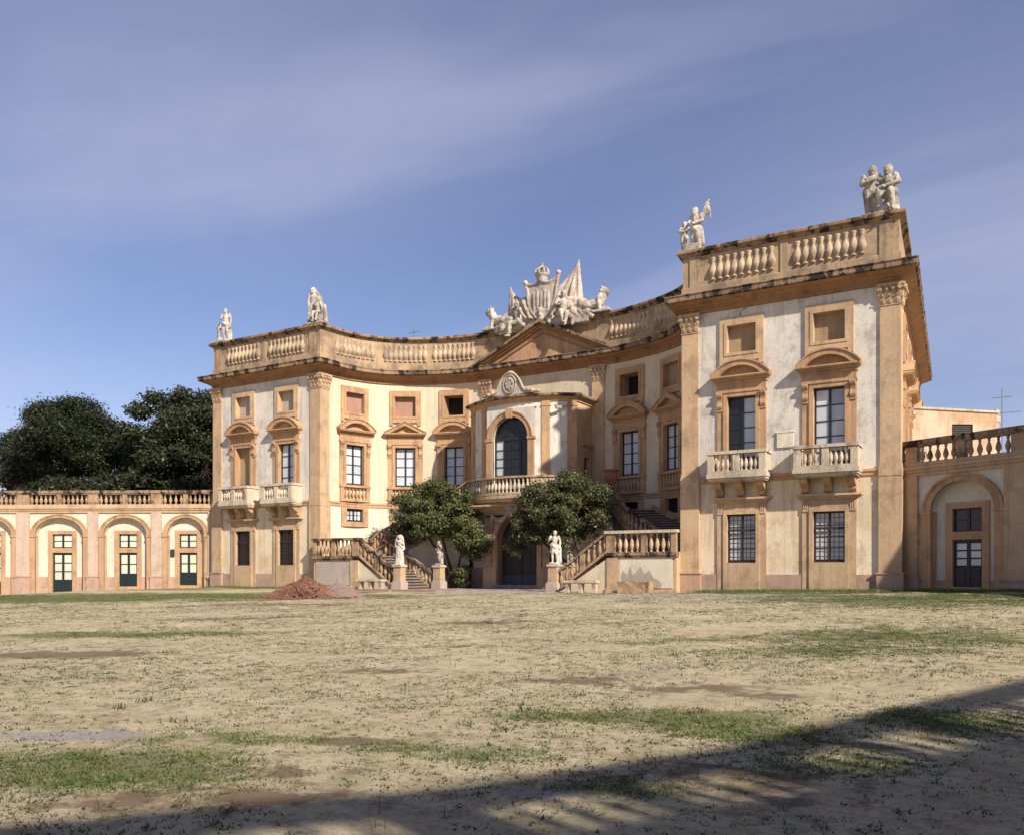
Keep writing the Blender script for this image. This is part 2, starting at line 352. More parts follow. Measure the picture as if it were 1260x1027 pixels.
for v, f in (([(PX1, PY, -1.5), (19.8, 63.2, -1.5), (19.8, 63.2, 13.35), (PX1, PY, 13.35)], (0, 1, 2, 3)), ([(-PX1, PY, -1.5), (-19.8, 63.2, -1.5), (-19.8, 63.2, 13.35), (-PX1, PY, 13.35)], (3, 2, 1, 0)),
             ([(19.8, 63.2, -1.5), (-19.8, 63.2, -1.5), (-19.8, 63.2, 13.35), (19.8, 63.2, 13.35)], (0, 1, 2, 3))): part('side_wall', MB().add(v, [f]), 'upper', villa)
# --- horizontal mouldings
m = MB(); sweep(m, LOOP, [(0.0, 13.12), (0.10, 13.14), (0.10, 13.26), (0.15, 13.28), (0.15, 13.36), (0.24, 13.40), (0.34, 13.47), (0.50, 13.52), (0.60, 13.60), (0.66, 13.61), (0.0, 13.62)], True)
corn = part('cornice', m, 'cornice', villa)
m = MB(); sweep(m, LOOP, [(0.0, 13.612), (0.70, 13.62), (0.75, 13.66), (0.75, 13.82), (0.80, 13.90), (0.78, 13.93), (0.05, 14.03)], True)
part('cornice_edge', m, 'lip', corn)
m = MB(); sweep(m, LOOP, [(0.0, 5.05), (0.05, 5.07), (0.05, 5.22), (0.09, 5.24), (0.09, 5.34), (0.0, 5.37)], True)
part('string_course', m, 'trim', villa)
# parapet: plain base, panel field, coping
pp = offset_path([Vector(p) for p in LOOP], 0.04, True)
PP = [tuple(p) for p in pp]
m = MB(); sweep(m, LOOP, [(0.04, 13.9), (0.10, 13.98), (0.10, 14.42), (0.04, 14.46), (0.04, 15.93), (-0.45, 15.93), (-0.45, 13.9)], True)
para = part('parapet', m, 'parapet', villa)
m = MB(); sweep(m, LOOP, [(0.045, 15.86), (0.10, 15.90), (0.16, 15.98), (0.27, 16.02), (0.29, 16.04), (0.29, 16.15), (0.24, 16.20), (-0.5, 16.20), (-0.5, 15.86)], True)
part('coping', m, 'lip', para)
# blind balusters on the parapet
BP = [(0.062, 0), (0.062, 0.05), (0.035, 0.08), (0.055, 0.12), (0.095, 0.26), (0.10, 0.36), (0.075, 0.50), (0.042, 0.64), (0.038, 0.72), (0.055, 0.76), (0.04, 0.79), (0.062, 0.84), (0.062, 0.90)]
def bal(h, w=1.0, n=10, name='baluster', mat='stone'):
    return MB().lathe([(r*w, z*h/0.90) for r, z in BP], n).mesh(name, mat, True)
B_relief = bal(1.06, 2.2, 10, 'baluster', 'relief')
def relief_panel(p, t, wid=3.05, n=9, z=14.62):
    ang = math.atan2(t.y, t.x); nr = Vector((t.y, -t.x))
    for i in range(n):
        u = (i-(n-1)/2)*wid/n; q = p+t*u-nr*0.03
        balusters_para.append((q, ang, z))
balusters_para = []
for sx in (-1, 1):
    for c in (14.47, 18.34): relief_panel(Vector((sx*c, PY-0.04)), Vector((1, 0)))
for s_, (p, t) in WC:
    for i in range(9):
        q, tt = curve_at(s_+(i-4)*0.325); nr = Vector((tt.y, -tt.x)); balusters_para.append((q-nr*0.01, math.atan2(tt.y, tt.x), 14.62))
for q, ang, z in balusters_para: inst('baluster', B_relief, para, Matrix.Translation((q.x, q.y, z)))
# panel frames of the parapet (thin raised ribs beside the baluster fields)
for sx in (-1, 1):
    for a, b in ((12.0, 12.5), (16.24, 16.57), (20.4, 20.95)):
        x0, x1 = sorted((sx*a, sx*b)); part('parapet_pier', MB().box(x0, x1, PY-0.09, PY-0.03, 14.43, 15.88), 'parapet', para)
# flat roofs behind the parapet
m = MB(); n = len(LOOP); m.add([(x, y, 13.95) for x, y in LOOP], [tuple(range(n))])
part('roof', m, 'greyplaster', villa)
# --- plinth
for sx in (-1, 1):
    xs = [12.5, 13.32, 15.62, 17.19, 19.49, 20.4]
    for a, b in zip(xs[::2], xs[1::2]):
        x0, x1 = sorted((sx*a, sx*b)); part('plinth', MB().box(x0, x1, PY-0.06, PY+0.02, -1.5, 0.78), 'salmon', villa)
    m = MB(); sweep(m, [tuple(p) for p in CURVE if sx*p.x > 3.3], [(0, -1.5), (0.05, -1.5), (0.05, 0.85), (0.0, 0.87)]); part('plinth', m, 'salmon', villa)
# --- pilasters
def leaf(mb, M, w, h, out):
    pts = [(0, 0.0), (0.03, h*0.35), (0.035, h*0.65), (out*0.7, h*0.9), (out, h*0.98), (out*1.05, h*0.86)]
    ws = [w*0.42, w*0.5, w*0.48, w*0.40, w*0.26, w*0.1]; vs = []; fs = []
    for (o, z), ww in zip(pts, ws): vs += [(-ww, -o-0.012, z), (0, -o-0.035, z), (ww, -o-0.012, z)]
    for i in range(len(pts)-1):
        for j in range(2): a = i*3+j; fs += [(a, a+1, a+4, a+3)]
    k = MB().add(vs, fs); k.xf(M); mb.add(k.v, k.f)
def capital_face(mb, M, w, z0, z1):
    h = z1-z0; k = MB()
    k.box(-w/2-.03, w/2+.03, -0.03, 0.02, z0-0.05, z0+0.03)
    k.prism_x([(0.02, z0), (-0.02, z0), (-0.05, z0+h*0.6), (-0.14, z0+h*0.86), (0.02, z0+h*0.86)], -w/2, w/2)
    k.box(-w/2-.10, w/2+.10, -0.17, 0.02, z1-h*0.13, z1)
    for i in (-1, 0, 1): leaf(k, Matrix.Translation((i*w*0.34, -0.03, z0+0.03)), w*0.33, h*0.40, 0.12)
    for i in (-1.5, -.5, .5, 1.5): leaf(k, Matrix.Translation((i*w*0.30, -0.04, z0+h*0.30)), w*0.28, h*0.42, 0.15)
    for i in (-1, 1):
        c = k.lathe  # volutes
        v = MB().lathe([(0.02, -0.05), (0.10, -0.05), (0.10, 0.05), (0.02, 0.05)], 10)
        v.xf(Matrix.Translation((i*(w/2-0.01), -0.16, z1-h*0.25)) @ Matrix.Rotation(R(90), 4, 'X') @ Matrix.Rotation(0, 4, 'Z')); k.add(v.v, v.f)
        v = MB().lathe([(0.015, -0.05), (0.065, -0.05), (0.065, 0.05), (0.015, 0.05)], 8)
        v.xf(Matrix.Translation((i*w*0.14, -0.14, z1-h*0.25)) @ Matrix.Rotation(R(90), 4, 'X')); k.add(v.v, v.f)
    k.ell((0, -0.18, z1-h*0.08), (0.07, 0.05, 0.08))
    k.xf(M); mb.add(k.v, k.f)
def corner_pilaster(x0, x1, y1, faces):
    y0 = PY-0.08
    pl = part('pilaster', MB().box(x0, x1, y0, y1, 5.40, 12.28), 'pil', villa)
    b = MB().box(x0-.03, x1+.03, y0-.04, y1+.03, 5.372, 5.56); b.box(x0-.05, x1+.05, y0-.07, y1+.05, 5.0, 5.372)
    b.box(x0-.03, x1+.03, y0-.05, y1+.03, 4.86, 5.0); part('pilaster_base', b, 'pil', pl)
    part('pedestal', MB().box(x0-.05, x1+.05, y0-.06, y1+.05, -1.5, 4.86), 'pil', pl)
    part('pedestal_plinth', MB().box(x0-.12, x1+.12, y0-.13, y1+.12, -1.5, 0.80).box(x0-.16, x1+.16, y0-.17, y1+.16, 0.80, 0.87), 'salmon', pl)
    c = MB(); w = x1-x0
    capital_face(c, frame((x0+x1)/2, y0), w, 12.28, 13.14)
    c.box(x0, x1, y0+.02, y1, 12.28, 13.14)
    if 'R' in faces: capital_face(c, frame(x1, (y0+y1)/2, R(90)), y1-y0, 12.28, 13.14)
    if 'L' in faces: capital_face(c, frame(x0, (y0+y1)/2, R(-90)), y1-y0, 12.28, 13.14)
    part('capital', c, 'pil', pl)
corner_pilaster(11.60, 12.42, 40.62, 'L'); corner_pilaster(20.42, 21.24, 40.62, 'R')
corner_pilaster(-12.42, -11.60, 40.62, 'R'); corner_pilaster(-21.24, -20.42, 40.62, 'L')
for x in (-3.86, 4.0):
    pl = part('pilaster', MB().box(x-.41, x+.41, 46.71, 46.95, 5.3, 12.28), 'pil', villa)
    c = MB(); capital_face(c, frame(x, 46.71), 0.82, 12.28, 13.14); c.box(x-.41, x+.41, 46.73, 46.95, 12.28, 13.14); part('capital', c, 'pil', pl)

# --- window meshes, drawn in a local frame: x along the wall, y into the wall, z up
def frame4(mb, x, z0, z1, X, Z0, Z1, y0, y1):
    mb.box(-X, -x, y0, y1, Z0, Z1); mb.box(x, X, y0, y1, Z0, Z1); mb.box(-x, x, y0, y1, z1, Z1)
    if Z0 < z0: mb.box(-x, x, y0, y1, Z0, z0)
    return mb
def surround_mesh(z0):
    m = MB(); frame4(m, 0.66, z0, 9.02, 0.84, z0, 9.20, -0.13, 0.34)
    m.box(-1.14, -0.842, -0.07, 0.05, z0, 9.20); m.box(0.842, 1.14, -0.07, 0.05, z0, 9.20)
    m.box(-1.18, 1.18, -0.17, 0.05, 9.203, 9.29); m.box(-1.14, 1.14, -0.12, 0.05, 9.293, 9.74)
    m.box(-1.2, 1.2, -0.16, 0.05, 9.62, 9.743)
    return m.mesh('surround', 'trim')
SUR_LONG = surround_mesh(5.42); SUR_SHORT = surround_mesh(6.46)
m = MB()
for x in (0.0,):
    m.prism_x([(-0.06, 8.50), (-0.16, 8.50), (-0.20, 8.60), (-0.17, 8.72), (-0.14, 8.80), (-0.17, 8.95), (-0.27, 9.06), (-0.29, 9.16), (-0.27, 9.20), (-0.06, 9.20)], x-.12, x+.12)
    m.box(x-.14, x+.14, -0.12, 0.0, 8.38, 8.50)
CONSOLE = m.mesh('console', 'trim')
def hood_mesh(kind, name):
    m = MB(); W = 1.36
    m.box(-W+.12, W-.12, -0.30, 0.04, 9.745, 9.82); m.box(-W+.03, W-.03, -0.42, 0.04, 9.823, 9.88); m.box(-W, W, -0.46, 0.04, 9.883, 9.95)
    if kind == 'tri': out = [(-W, 9.95), (0, 10.66), (W, 9.95)]; inn = [(-W+.42, 9.953), (0, 10.42), (W-.42, 9.953)]
    else:
        n = 12; h = 0.66; Rr = (W*W+h*h)/(2*h); a = math.asin(W/Rr)
        out = [(Rr*math.sin(-a+2*a*i/n), 9.95+h-Rr+Rr*math.cos(-a+2*a*i/n)) for i in range(n+1)]
        k = 0.70; inn = [(x*k, 9.953+(z-9.95)*0.66) for x, z in out]
    for i in range(len(out)-1):
        a, b, c, d = out[i], out[i+1], inn[i+1], inn[i]
        m.prism([d, c, b, a], -0.44, 0.04)
        e = [(a[0]*1.03, a[1]+.05), (b[0]*1.03, b[1]+.05)]
        m.prism([a, b, (b[0]*1.02, b[1]+.06), (a[0]*1.02, a[1]+.06)], -0.50, 0.04)
    m.prism([(x, z) for x, z in inn][::-1] if False else inn[::-1], -0.12, 0.04)
    return m.mesh('hood', 'trim')
HOOD = {'seg': hood_mesh('seg', 'h'), 'tri': hood_mesh('tri', 'h')}
def sash(z0, z1, w, rows, cols=2, bar=0.045, y=0.22, mat='green', name='window_frame'):
    m = MB(); m.box(-w, -w+.07, y-.05, y+.05, z0, z1); m.box(w-.07, w, y-.05, y+.05, z0, z1); m.box(-w, w, y-.052, y+.048, z1-.07, z1); m.box(-w, w, y-.052, y+.048, z0, z0+.09)
    panes = []
    xs = [-w+.07]; cw = (2*w-.14)/cols
    for c in range(1, cols):
        x = -w+.07+cw*c; b = 0.055 if (cols == 2 or c == cols//2) else 0.022; m.box(x-b, x+b, y-.055, y+.045, z0, z1)
    ch = (z1-z0-.16)/rows
    for r in range(1, rows): z = z0+.09+ch*r; m.box(-w, w, y-.045, y+.04, z-bar/2, z+bar/2)
    return m.mesh(name, mat), cw, ch
def add_panes(parent, z0, w, rows, cols, cw, ch, y, mats, M=None):
    for c in range(cols):
        for r in range(rows):
            k = mats(c, r)
            if k is None: continue
            key = ('pane', round(cw, 3), round(ch, 3), k)
            if key not in CACHE: CACHE[key] = MB().box(-cw/2+.01, cw/2-.01, -0.008, 0.008, -ch/2+.005, ch/2-.005).mesh('pane', k)
            inst('pane', CACHE[key], parent, Matrix.Translation((-w+.07+cw*(c+.5), y, z0+.09+ch*(r+.5))))
CACHE = {}
SASH_L = sash(5.45, 9.02, 0.66, 5); SASH_S = sash(6.5, 9.02, 0.66, 4)
BAL_S = bal(0.74, 1.0); BAL_W = bal(0.70, 1.0, 8); BAL_ST = bal(0.78, 1.15, 10, 'baluster', 'rail')
BAL_TR = bal(0.74, 1.05, 8, 'baluster', 'trim')
MEZ = MB(); frame4(MEZ, 0.67, 11.06, 12.34, 1.02, 10.66, 12.72, -0.10, 0.30); frame4(MEZ, 0.67, 11.06, 12.34, 0.80, 10.93, 12.47, -0.13, -0.102)
MEZ.box(-1.02, -0.80, -0.10, 0.03, 10.47, 10.658); MEZ.box(0.80, 1.02, -0.10, 0.03, 10.47, 10.658)
MEZ = MEZ.mesh('surround', 'trim'); MEZ_P = MEZ.copy(); MEZ_P.materials[0] = MAT['pil']
def fill(mat, z0, z1, w=0.67, y=0.2): return MB().box(-w, w, y, y+.06, z0, z1)
def mezz(M, mat, pale=False):
    o = inst('mezzanine_window', MEZ_P if pale else MEZ, villa, M)
    part('infill', fill(mat, 11.0, 12.4, 0.7, 0.24 if mat != 'void' else 0.8), mat, o)  # void: no filling, a near-black sheet painted for the unlit room
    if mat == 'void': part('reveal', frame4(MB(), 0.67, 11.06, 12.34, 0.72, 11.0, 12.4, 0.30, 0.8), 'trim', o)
def main_window(M, kind, long, mats, blocked=False):
    o = inst('window', SUR_LONG if long else SUR_SHORT, villa, M)
    inst('hood', HOOD[kind], o); [inst('console', CONSOLE, o, Matrix.Translation((k_, 0, 0))) for k_ in (-1, 1)]
    if blocked: part('infill', fill('tanfill', 5.3, 9.05, 0.7, 0.28), 'tanfill', o); return o
    me, cw, ch = SASH_L if long else SASH_S
    inst('window_frame', me, o); z0 = 5.45 if long else 6.5
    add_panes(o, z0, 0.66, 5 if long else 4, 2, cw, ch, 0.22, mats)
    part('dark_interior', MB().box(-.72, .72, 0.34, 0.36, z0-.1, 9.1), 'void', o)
    return o
def balcony(M):
    s = MB(); s.box(-1.38, 1.38, -0.98, 0.0, 5.20, 5.40); s.box(-1.34, 1.34, -0.92, 0.0, 5.10, 5.197); s.box(-1.28, 1.28, -0.84, 0.0, 5.03, 5.097)
    b = part('balcony', s, 'stone', villa, M)
    r = MB()
    r.box(-1.38, 1.38, -1.0, -0.66, 6.28, 6.42); r.box(-1.38, -1.06, -0.657, 0.0, 6.28, 6.42); r.box(1.06, 1.38, -0.657, 0.0, 6.28, 6.42)
    r.box(-1.33, 1.33, -0.96, -0.72, 5.403, 5.52); part('handrail', r, 'stone', b)
    for x in (-1.18, 0.0, 1.18):
        part('pier', MB().box(x-.15, x+.15, -0.96, -0.70, 5.523, 6.277), 'stone', b)
    for x in (-0.87, -0.645, -0.42, -0.22, .22, 0.42, 0.645, 0.87): inst('baluster', BAL_S, b, Matrix.Translation((x, -0.83, 5.523)))
    for x in (-1.22, 1.22):
        part('side_panel', MB().box(x-.1, x+.1, -0.70, 0.0, 5.403, 6.277), 'stone', b)
    k = MB().prism_x([(0, 4.40), (-0.16, 4.42), (-0.24, 4.52), (-0.22, 4.62), (-0.36, 4.70), (-0.58, 4.80), (-0.70, 4.92), (-0.70, 5.027), (0, 5.027)], -0.17, 0.17).mesh('bracket', 'trim')
    for x in (-0.98, 0, 0.98): inst('bracket', k, b, Matrix.Translation((x, 0, 0)))
GRILLE = MB()
for i in range(7): x = -.6+.2*i; GRILLE.box(x-.012, x+.012, 0.03, 0.055, 1.34, 3.55)
for i in range(11): z = 1.36+.215*i; GRILLE.box(-.66, .66, 0.02, 0.03, z-.012, z+.012)
GRILLE.box(-.66, .66, 0.0, 0.06, 2.78, 2.86); GRILLE.box(-.66, .66, 0.0, 0.06, 1.32, 1.38)
GRILLE = GRILLE.mesh('grille', 'iron')
GSUR = MB(); GSUR.box(-1.14, -.84, -0.08, 0.05, -1.5, 4.10); GSUR.box(.84, 1.14, -0.08, 0.05, -1.5, 4.10)
frame4(GSUR, 0.67, 1.32, 3.57, 0.84, -1.5, 3.74, -0.14, 0.30) ; GSUR.box(-0.838, 0.838, -0.09, 0.05, 3.743, 4.10)
GSUR.box(-1.18, 1.18, -0.18, 0.05, 4.10, 4.17); GSUR.box(-1.28, 1.28, -0.26, 0.05, 4.173, 4.24); GSUR.box(-1.38, 1.38, -0.34, 0.05, 4.243, 4.33)
GSUR = GSUR.mesh('surround', 'pil')
GPAN = MB().box(-.67, .67, 0.04, 0.3, -1.5, 1.315).mesh('sill_panel', 'lower')
FLU = MB()
for x in (0.0,):
    for k in (-.08, 0, .08): FLU.box(x+k-.025, x+k+.025, -0.13, -0.08, 3.68, 4.10)
    FLU.box(x-.13, x+.13, -0.12, -0.08, 3.58, 3.678)
FLU = FLU.mesh('fluted_bracket', 'pil')
GS = sash(1.36, 3.57, 0.67, 4, 2, 0.03, 0.16, 'door')
def ground_window(M, white=True):
    o = inst('ground_window', GSUR, villa, M); inst('grille', GRILLE, o); inst('sill_panel', GPAN, o); [inst('fluted_bracket', FLU, o, Matrix.Translation((k_, 0, 0))) for k_ in (-.99, .99)]
    inst('window_frame', GS[0], o)
    add_panes(o, 1.36, 0.67, 4, 2, GS[1], GS[2], 0.16, lambda c, r: ('pane' if white else 'dark') if r != 1 or c else ('pane' if white else 'dark'))
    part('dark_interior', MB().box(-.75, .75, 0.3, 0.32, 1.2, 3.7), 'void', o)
allp = lambda k: (lambda c, r: k)
for x in (14.47, 18.34, -14.47, -18.34):
    M = frame(x, PY)
    mezz(M, 'tanfill' if x > 0 else 'greyplaster', True)
    if x == 14.47: mt = lambda c, r: 'dark' if c == 0 else 'pane'  # left half stands open; dark panes paint in the unlit room
    else: mt = allp('pane')
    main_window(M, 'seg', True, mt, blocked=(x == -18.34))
    balcony(M); ground_window(M, white=(x > 0))
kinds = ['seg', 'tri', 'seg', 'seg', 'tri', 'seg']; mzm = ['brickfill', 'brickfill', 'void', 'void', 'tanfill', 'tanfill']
SM = sash(4.14, 4.92, 0.6, 2, 4, 0.02, 0.16, 'green')
SMS = frame4(MB(), 0.6, 4.12, 4.94, 1.0, 3.8, 5.04, -0.09, 0.28).mesh('surround', 'trim')
BALC = MB(); BALC.box(-1.14, 1.14, -0.20, 0.04, 6.30, 6.455); BALC.box(-1.10, 1.10, -0.16, 0.04, 5.40, 5.55); BALC.box(-1.10, -.82, -0.15, 0.04, 5.553, 6.297); BALC.box(.82, 1.10, -0.15, 0.04, 5.553, 6.297)
BALC = BALC.mesh('balustrade', 'trim')
for i, (s_, (p, t)) in enumerate(WC):
    nr = Vector((t.y, -t.x)); q = p+nr*0.07; M = frame(q.x, q.y, math.atan2(t.y, t.x))
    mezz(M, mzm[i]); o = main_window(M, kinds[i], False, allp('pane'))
    inst('balustrade', BALC, o)
    for k in range(6): inst('baluster', BAL_TR, o, Matrix.Translation((-.65+.26*k, -0.05, 5.553)))
    o = inst('small_window', SMS, villa, M)
    if i < 3:
        inst('window_frame', SM[0], o); add_panes(o, 4.14, 0.6, 2, 4, SM[1], SM[2], 0.16, allp('pane'))
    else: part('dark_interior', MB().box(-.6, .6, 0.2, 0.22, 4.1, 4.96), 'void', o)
# right side wall of the right pavilion: windows seen edge-on
sv = Vector((19.8-PX1, 63.2-PY)).normalized(); sang = math.atan2(sv.y, sv.x)
for d in (4.2, 9.2, 14.2, 19.2):
    q = Vector((PX1, PY))+sv*d; M = frame(q.x, q.y, sang)
    o = inst('window', SUR_LONG, villa, M); inst('hood', HOOD['seg'], o); [inst('console', CONSOLE, o, Matrix.Translation((k_, 0, 0))) for k_ in (-1, 1)]
    part('infill', fill('tanfill', 5.3, 9.05, 0.7, -0.02), 'tanfill', o); inst('mezzanine_window', MEZ, villa, M)
    balcony(M)
pl = part('pilaster', MB().box(-.45, .45, -0.08, 0.05, 5.3, 12.28), 'pil', villa, frame(*(Vector((PX1, PY))+sv*22.6), sang))
# plaque, security camera
part('plaque', MB().box(-.36, .36, -0.08, 0.05, 6.52, 7.18).box(-.40, .40, -0.10, 0.05, 7.183, 7.25), 'white', villa, frame(16.45, PY))

part('crack', MB().tube([(14.36, PY-.005, 12.72), (14.42, PY-.006, 12.86), (14.40, PY-.006, 12.95), (14.55, PY-.006, 13.04), (14.72, PY-.006, 13.11)], [.012, .02, .016, .02, .008], 4), 'void', villa)
# --- pediment
pc, ph, pf = 0.40, 4.95, 46.0
zb, za_ = 13.95, 16.22
tm = MB().prism([(pc-ph+.5, zb), (pc+ph-.5, zb), (pc, za_-.35)], 46.45, 46.75)
ped = part('pediment', tm, 'trim', villa)
rk = MB(); lipm = MB()
for sx in (-1, 1):
    a = (pc+sx*ph, zb); b = (pc, za_); 
    def sl(k0, k1, y0, y1, mb):
        q = [(a[0], a[1]-k0), (b[0], b[1]-k0), (b[0], b[1]-k1), (a[0], a[1]-k1)]
        if sx > 0: q = q[::-1]
        mb.prism(q[::-1], y0, y1)
    sl(0.0, 0.16, pf-.1, 46.9, lipm); sl(0.163, 0.30, pf+.1, 46.8, rk); sl(0.303, 0.42, pf+.25, 46.8, rk); sl(0.66, 0.74, 46.36, 46.6, rk)
part('raking_cornice', lipm, 'lip', ped); part('raking_moulding', rk, 'cornice', ped)

# ------------------------------------------------------------------ centre block with balcony and portal
BW = 3.6
def bow(x, y0=43.25, d=1.40): return y0+d*(x/BW)**2
bp = [(-BW, 46.9)]+[(x, bow(x)) for x in np.linspace(-BW, BW, 25)]+[(BW, 46.9)]
m = MB()
wall_grid(m, lambda x: (x, bow(x)), -BW, BW, 5.3, 10.9, [(-1.45, 1.45, 5.3, 10.35)], 0.3)
m.add([(-BW, 46.9, 5.3), (-BW, bow(BW), 5.3), (-BW, bow(BW), 10.9), (-BW, 46.9, 10.9)], [(0, 1, 2, 3)])
part('bay_wall', m, 'upper', villa)
# right side wall with a door opening
ys = bow(BW); fr = frame(BW, ys, R(90)); L = 46.9-ys
m = MB(); wall_grid(m, lambda x: (x, 0), 0, L, 5.3, 10.9, [(0.85, 1.55, 5.3, 7.6)], 9)
part('bay_wall', m, 'pil', villa, fr)
m = MB(); frame4(m, 0.35, 5.3, 7.6, 0.6, 5.3, 7.85, -0.07, 0.2); m.box(-.72, .72, -0.2, 0.03, 8.25, 8.36); m.box(-.6, .6, -0.1, 0.03, 7.853, 8.247)
dd = part('side_door', m, 'trim', villa, fr @ Matrix.Translation((1.2, 0, 0)))
part('door_leaf', MB().box(-.36, .36, 0.16, 0.2, 5.3, 7.6), 'door', dd)
def strip(x0, x1, z0, z1, d, mat, mb):
    n = 4; fp = [(x, bow(x)) for x in np.linspace(x0, x1, n)]
    sweep(mb, fp, [(0.0, z0), (d, z0), (d, z1), (0.0, z1)]); return mb
for x0, x1 in ((1.86, 2.30), (3.16, 3.6)):
    for sx in (-1, 1):
        a, b = sorted((sx*x0, sx*x1)); st_ = part('pilaster_strip', strip(a, b, 5.3, 10.72, 0.07, None, MB()), 'trim', villa)
        part('strip_capital', strip(a-.03, b+.03, 10.42, 10.5, 0.11, None, MB()), 'trim', st_)
m = MB(); sweep(m, bp, [(0.0, 10.68), (0.07, 10.70), (0.10, 10.82), (0.22, 10.90), (0.27, 10.93), (0.0, 10.935)])
bc = part('bay_cornice', m, 'trim', villa)
m = MB(); sweep(m, bp, [(0.0, 10.94), (0.33, 10.942), (0.37, 11.0), (0.37, 11.08), (0.30, 11.13), (0.0, 11.19)])
part('cornice_edge', m, 'lip', bc)
m = MB(); q = offset_path([Vector(p) for p in bp], 0.1, False); m.add([(p.x, p.y, 11.13) for p in q], [tuple(range(len(q)))]); part('bay_roof', m, 'lip', villa)
def arch_plate(mb, cx, a, b, zs, x0, x1, z0, zt, y0, y1, n=20, legs=True):
    """plate x0..x1, z0..zt with an arched opening, half width a, rise b above zs; with its soffit"""
    pts = [(cx-a*math.cos(PI*i/n), zs+b*math.sin(PI*i/n)) for i in range(n+1)]
    out = []
    for i, (x, z) in enumerate(pts):
        th = PI*i/n; dx, dz = -math.cos(th), math.sin(th)
        kx = ((x1-cx) if dx > 0 else (cx-x0))/abs(dx) if abs(dx) > 1e-6 else 1e9
        kz = (zt-zs)/dz if dz > 1e-6 else 1e9; k = min(kx, kz); out.append((cx+dx*k, zs+dz*k))
    for i in range(n):
        p, q_, r, s = pts[i], pts[i+1], out[i+1], out[i]
        for y, fl in ((y0, 0), (y1, 1)):
            vs = [(p[0], y, p[1]), (q_[0], y, q_[1]), (r[0], y, r[1]), (s[0], y, s[1])]
            mb.add(vs, [(0, 1, 2, 3) if fl else (3, 2, 1, 0)])
            cz = [(x0, zt), (x1, zt)]
        mb.add([(p[0], y0, p[1]), (q_[0], y0, q_[1]), (q_[0], y1, q_[1]), (p[0], y1, p[1])], [(0, 1, 2, 3)])
    # corner triangles
    for i in range(n):
        if abs(out[i][1]-out[i+1][1]) > 1e-6 and abs(out[i][0]-out[i+1][0]) > 1e-6:
            c = (x0 if out[i][0] < cx else x1, zt)
            mb.add([(out[i][0], y0, out[i][1]), (c[0], y0, c[1]), (out[i+1][0], y0, out[i+1][1])], [(0, 1, 2)])
    if legs: mb.box(x0, cx-a, y0, y1, z0, zs); mb.box(cx+a, x1, y0, y1, z0, zs)
    mb.add([(x0, y0, zt), (x1, y0, zt), (x1, y1, zt), (x0, y1, zt)], [(0, 1, 2, 3)])
    return mb
def archivolt(mb, cx, a, b, zs, w, y0, y1, n=20, w2=None):
    for i in range(n):
        t0, t1 = PI*i/n, PI*(i+1)/n
        P_ = lambda t, k: (cx-(a+k)*math.cos(t), zs+(b+k)*math.sin(t))
        mb.prism([P_(t0, 0), P_(t1, 0), P_(t1, w), P_(t0, w)], y0, y1)
    return mb
# arched window
pf2 = 43.22
m = MB(); arch_plate(m, 0, 1.2, 1.2, 8.72, -1.62, 1.62, 5.3, 10.38, pf2, pf2+.45)
aw = part('arched_window', m, 'upper', villa)
m = MB(); archivolt(m, 0, 1.2, 1.2, 8.72, 0.30, pf2-.12, pf2+.1); archivolt(m, 0, 1.46, 1.46, 8.72, 0.07, pf2-.17, pf2-.1)
m.box(-1.6, -1.2, pf2-.10, pf2+.1, 5.3, 8.55); m.box(1.2, 1.6, pf2-.10, pf2+.1, 5.3, 8.55)
m.box(-1.68, -1.17, pf2-.15, pf2+.1, 8.553, 8.70); m.box(1.17, 1.68, pf2-.15, pf2+.1, 8.553, 8.70)
m.prism([(-.17, 9.82), (.17, 9.82), (.25, 10.36), (-.25, 10.36)], pf2-.24, pf2)
part('arch_surround', m, 'trim', aw)
m = MB(); yg = pf2+.28
archivolt(m, 0, 1.10, 1.10, 8.72, 0.11, yg-.06, yg+.06, 18); archivolt(m, 0, 0.50, 0.50, 8.72, 0.05, yg-.04, yg+.04, 12)
m.box(-1.2, 1.2, yg-.07, yg+.06, 8.60, 8.76)
for i in range(1, 8):
    a = PI*i/8; m.tube([(-.5*math.cos(a), yg, 8.72+.5*math.sin(a)), (-1.12*math.cos(a), yg, 8.72+1.12*math.sin(a))], 0.026, 4)
for i in range(1, 4):
    a = PI*i/4; m.tube([(0, yg, 8.76), (-.5*math.cos(a), yg, 8.72+.5*math.sin(a))], 0.022, 4)
m.box(-1.2, -1.09, yg-.06, yg+.06, 5.4, 8.6); m.box(1.09, 1.2, yg-.06, yg+.06, 5.4, 8.6)
for x in (-.55, 0, .55): m.box(x-.045, x+.045, yg-.05, yg+.05, 5.4, 8.6)
for z in (6.55, 7.05, 7.55, 8.05): m.box(-1.1, 1.1, yg-.04, yg+.04, z-.025, z+.025)
m.box(-1.1, 1.1, yg-.05, yg+.05, 5.4, 5.6)
part('window_frame', m, 'green', aw)
for c, (x0, x1) in enumerate(((-1.09, -.595), (-.505, -.045), (.045, .505), (.595, 1.09))):
    for r, (z0, z1) in enumerate(((5.6, 6.525), (6.575, 7.025), (7.075, 7.525), (7.575, 8.025), (8.075, 8.6))):
        part('pane', MB().box(x0, x1, yg-.005, yg+.005, z0, z1), 'pane' if (c == 0 and r in (1, 2, 3, 4)) else 'dark', aw)
m = MB(); n = 16; m.prism([(0, 8.72)]+[(1.15*math.cos(PI*i/n), 8.72+1.15*math.sin(PI*i/n)) for i in range(n+1)], yg-.004, yg+.004); part('fanlight_pane', m, 'dark', aw)
part('dark_interior', MB().box(-1.4, 1.4, pf2+.46, pf2+.5, 5.3, 10.3), 'void', aw)
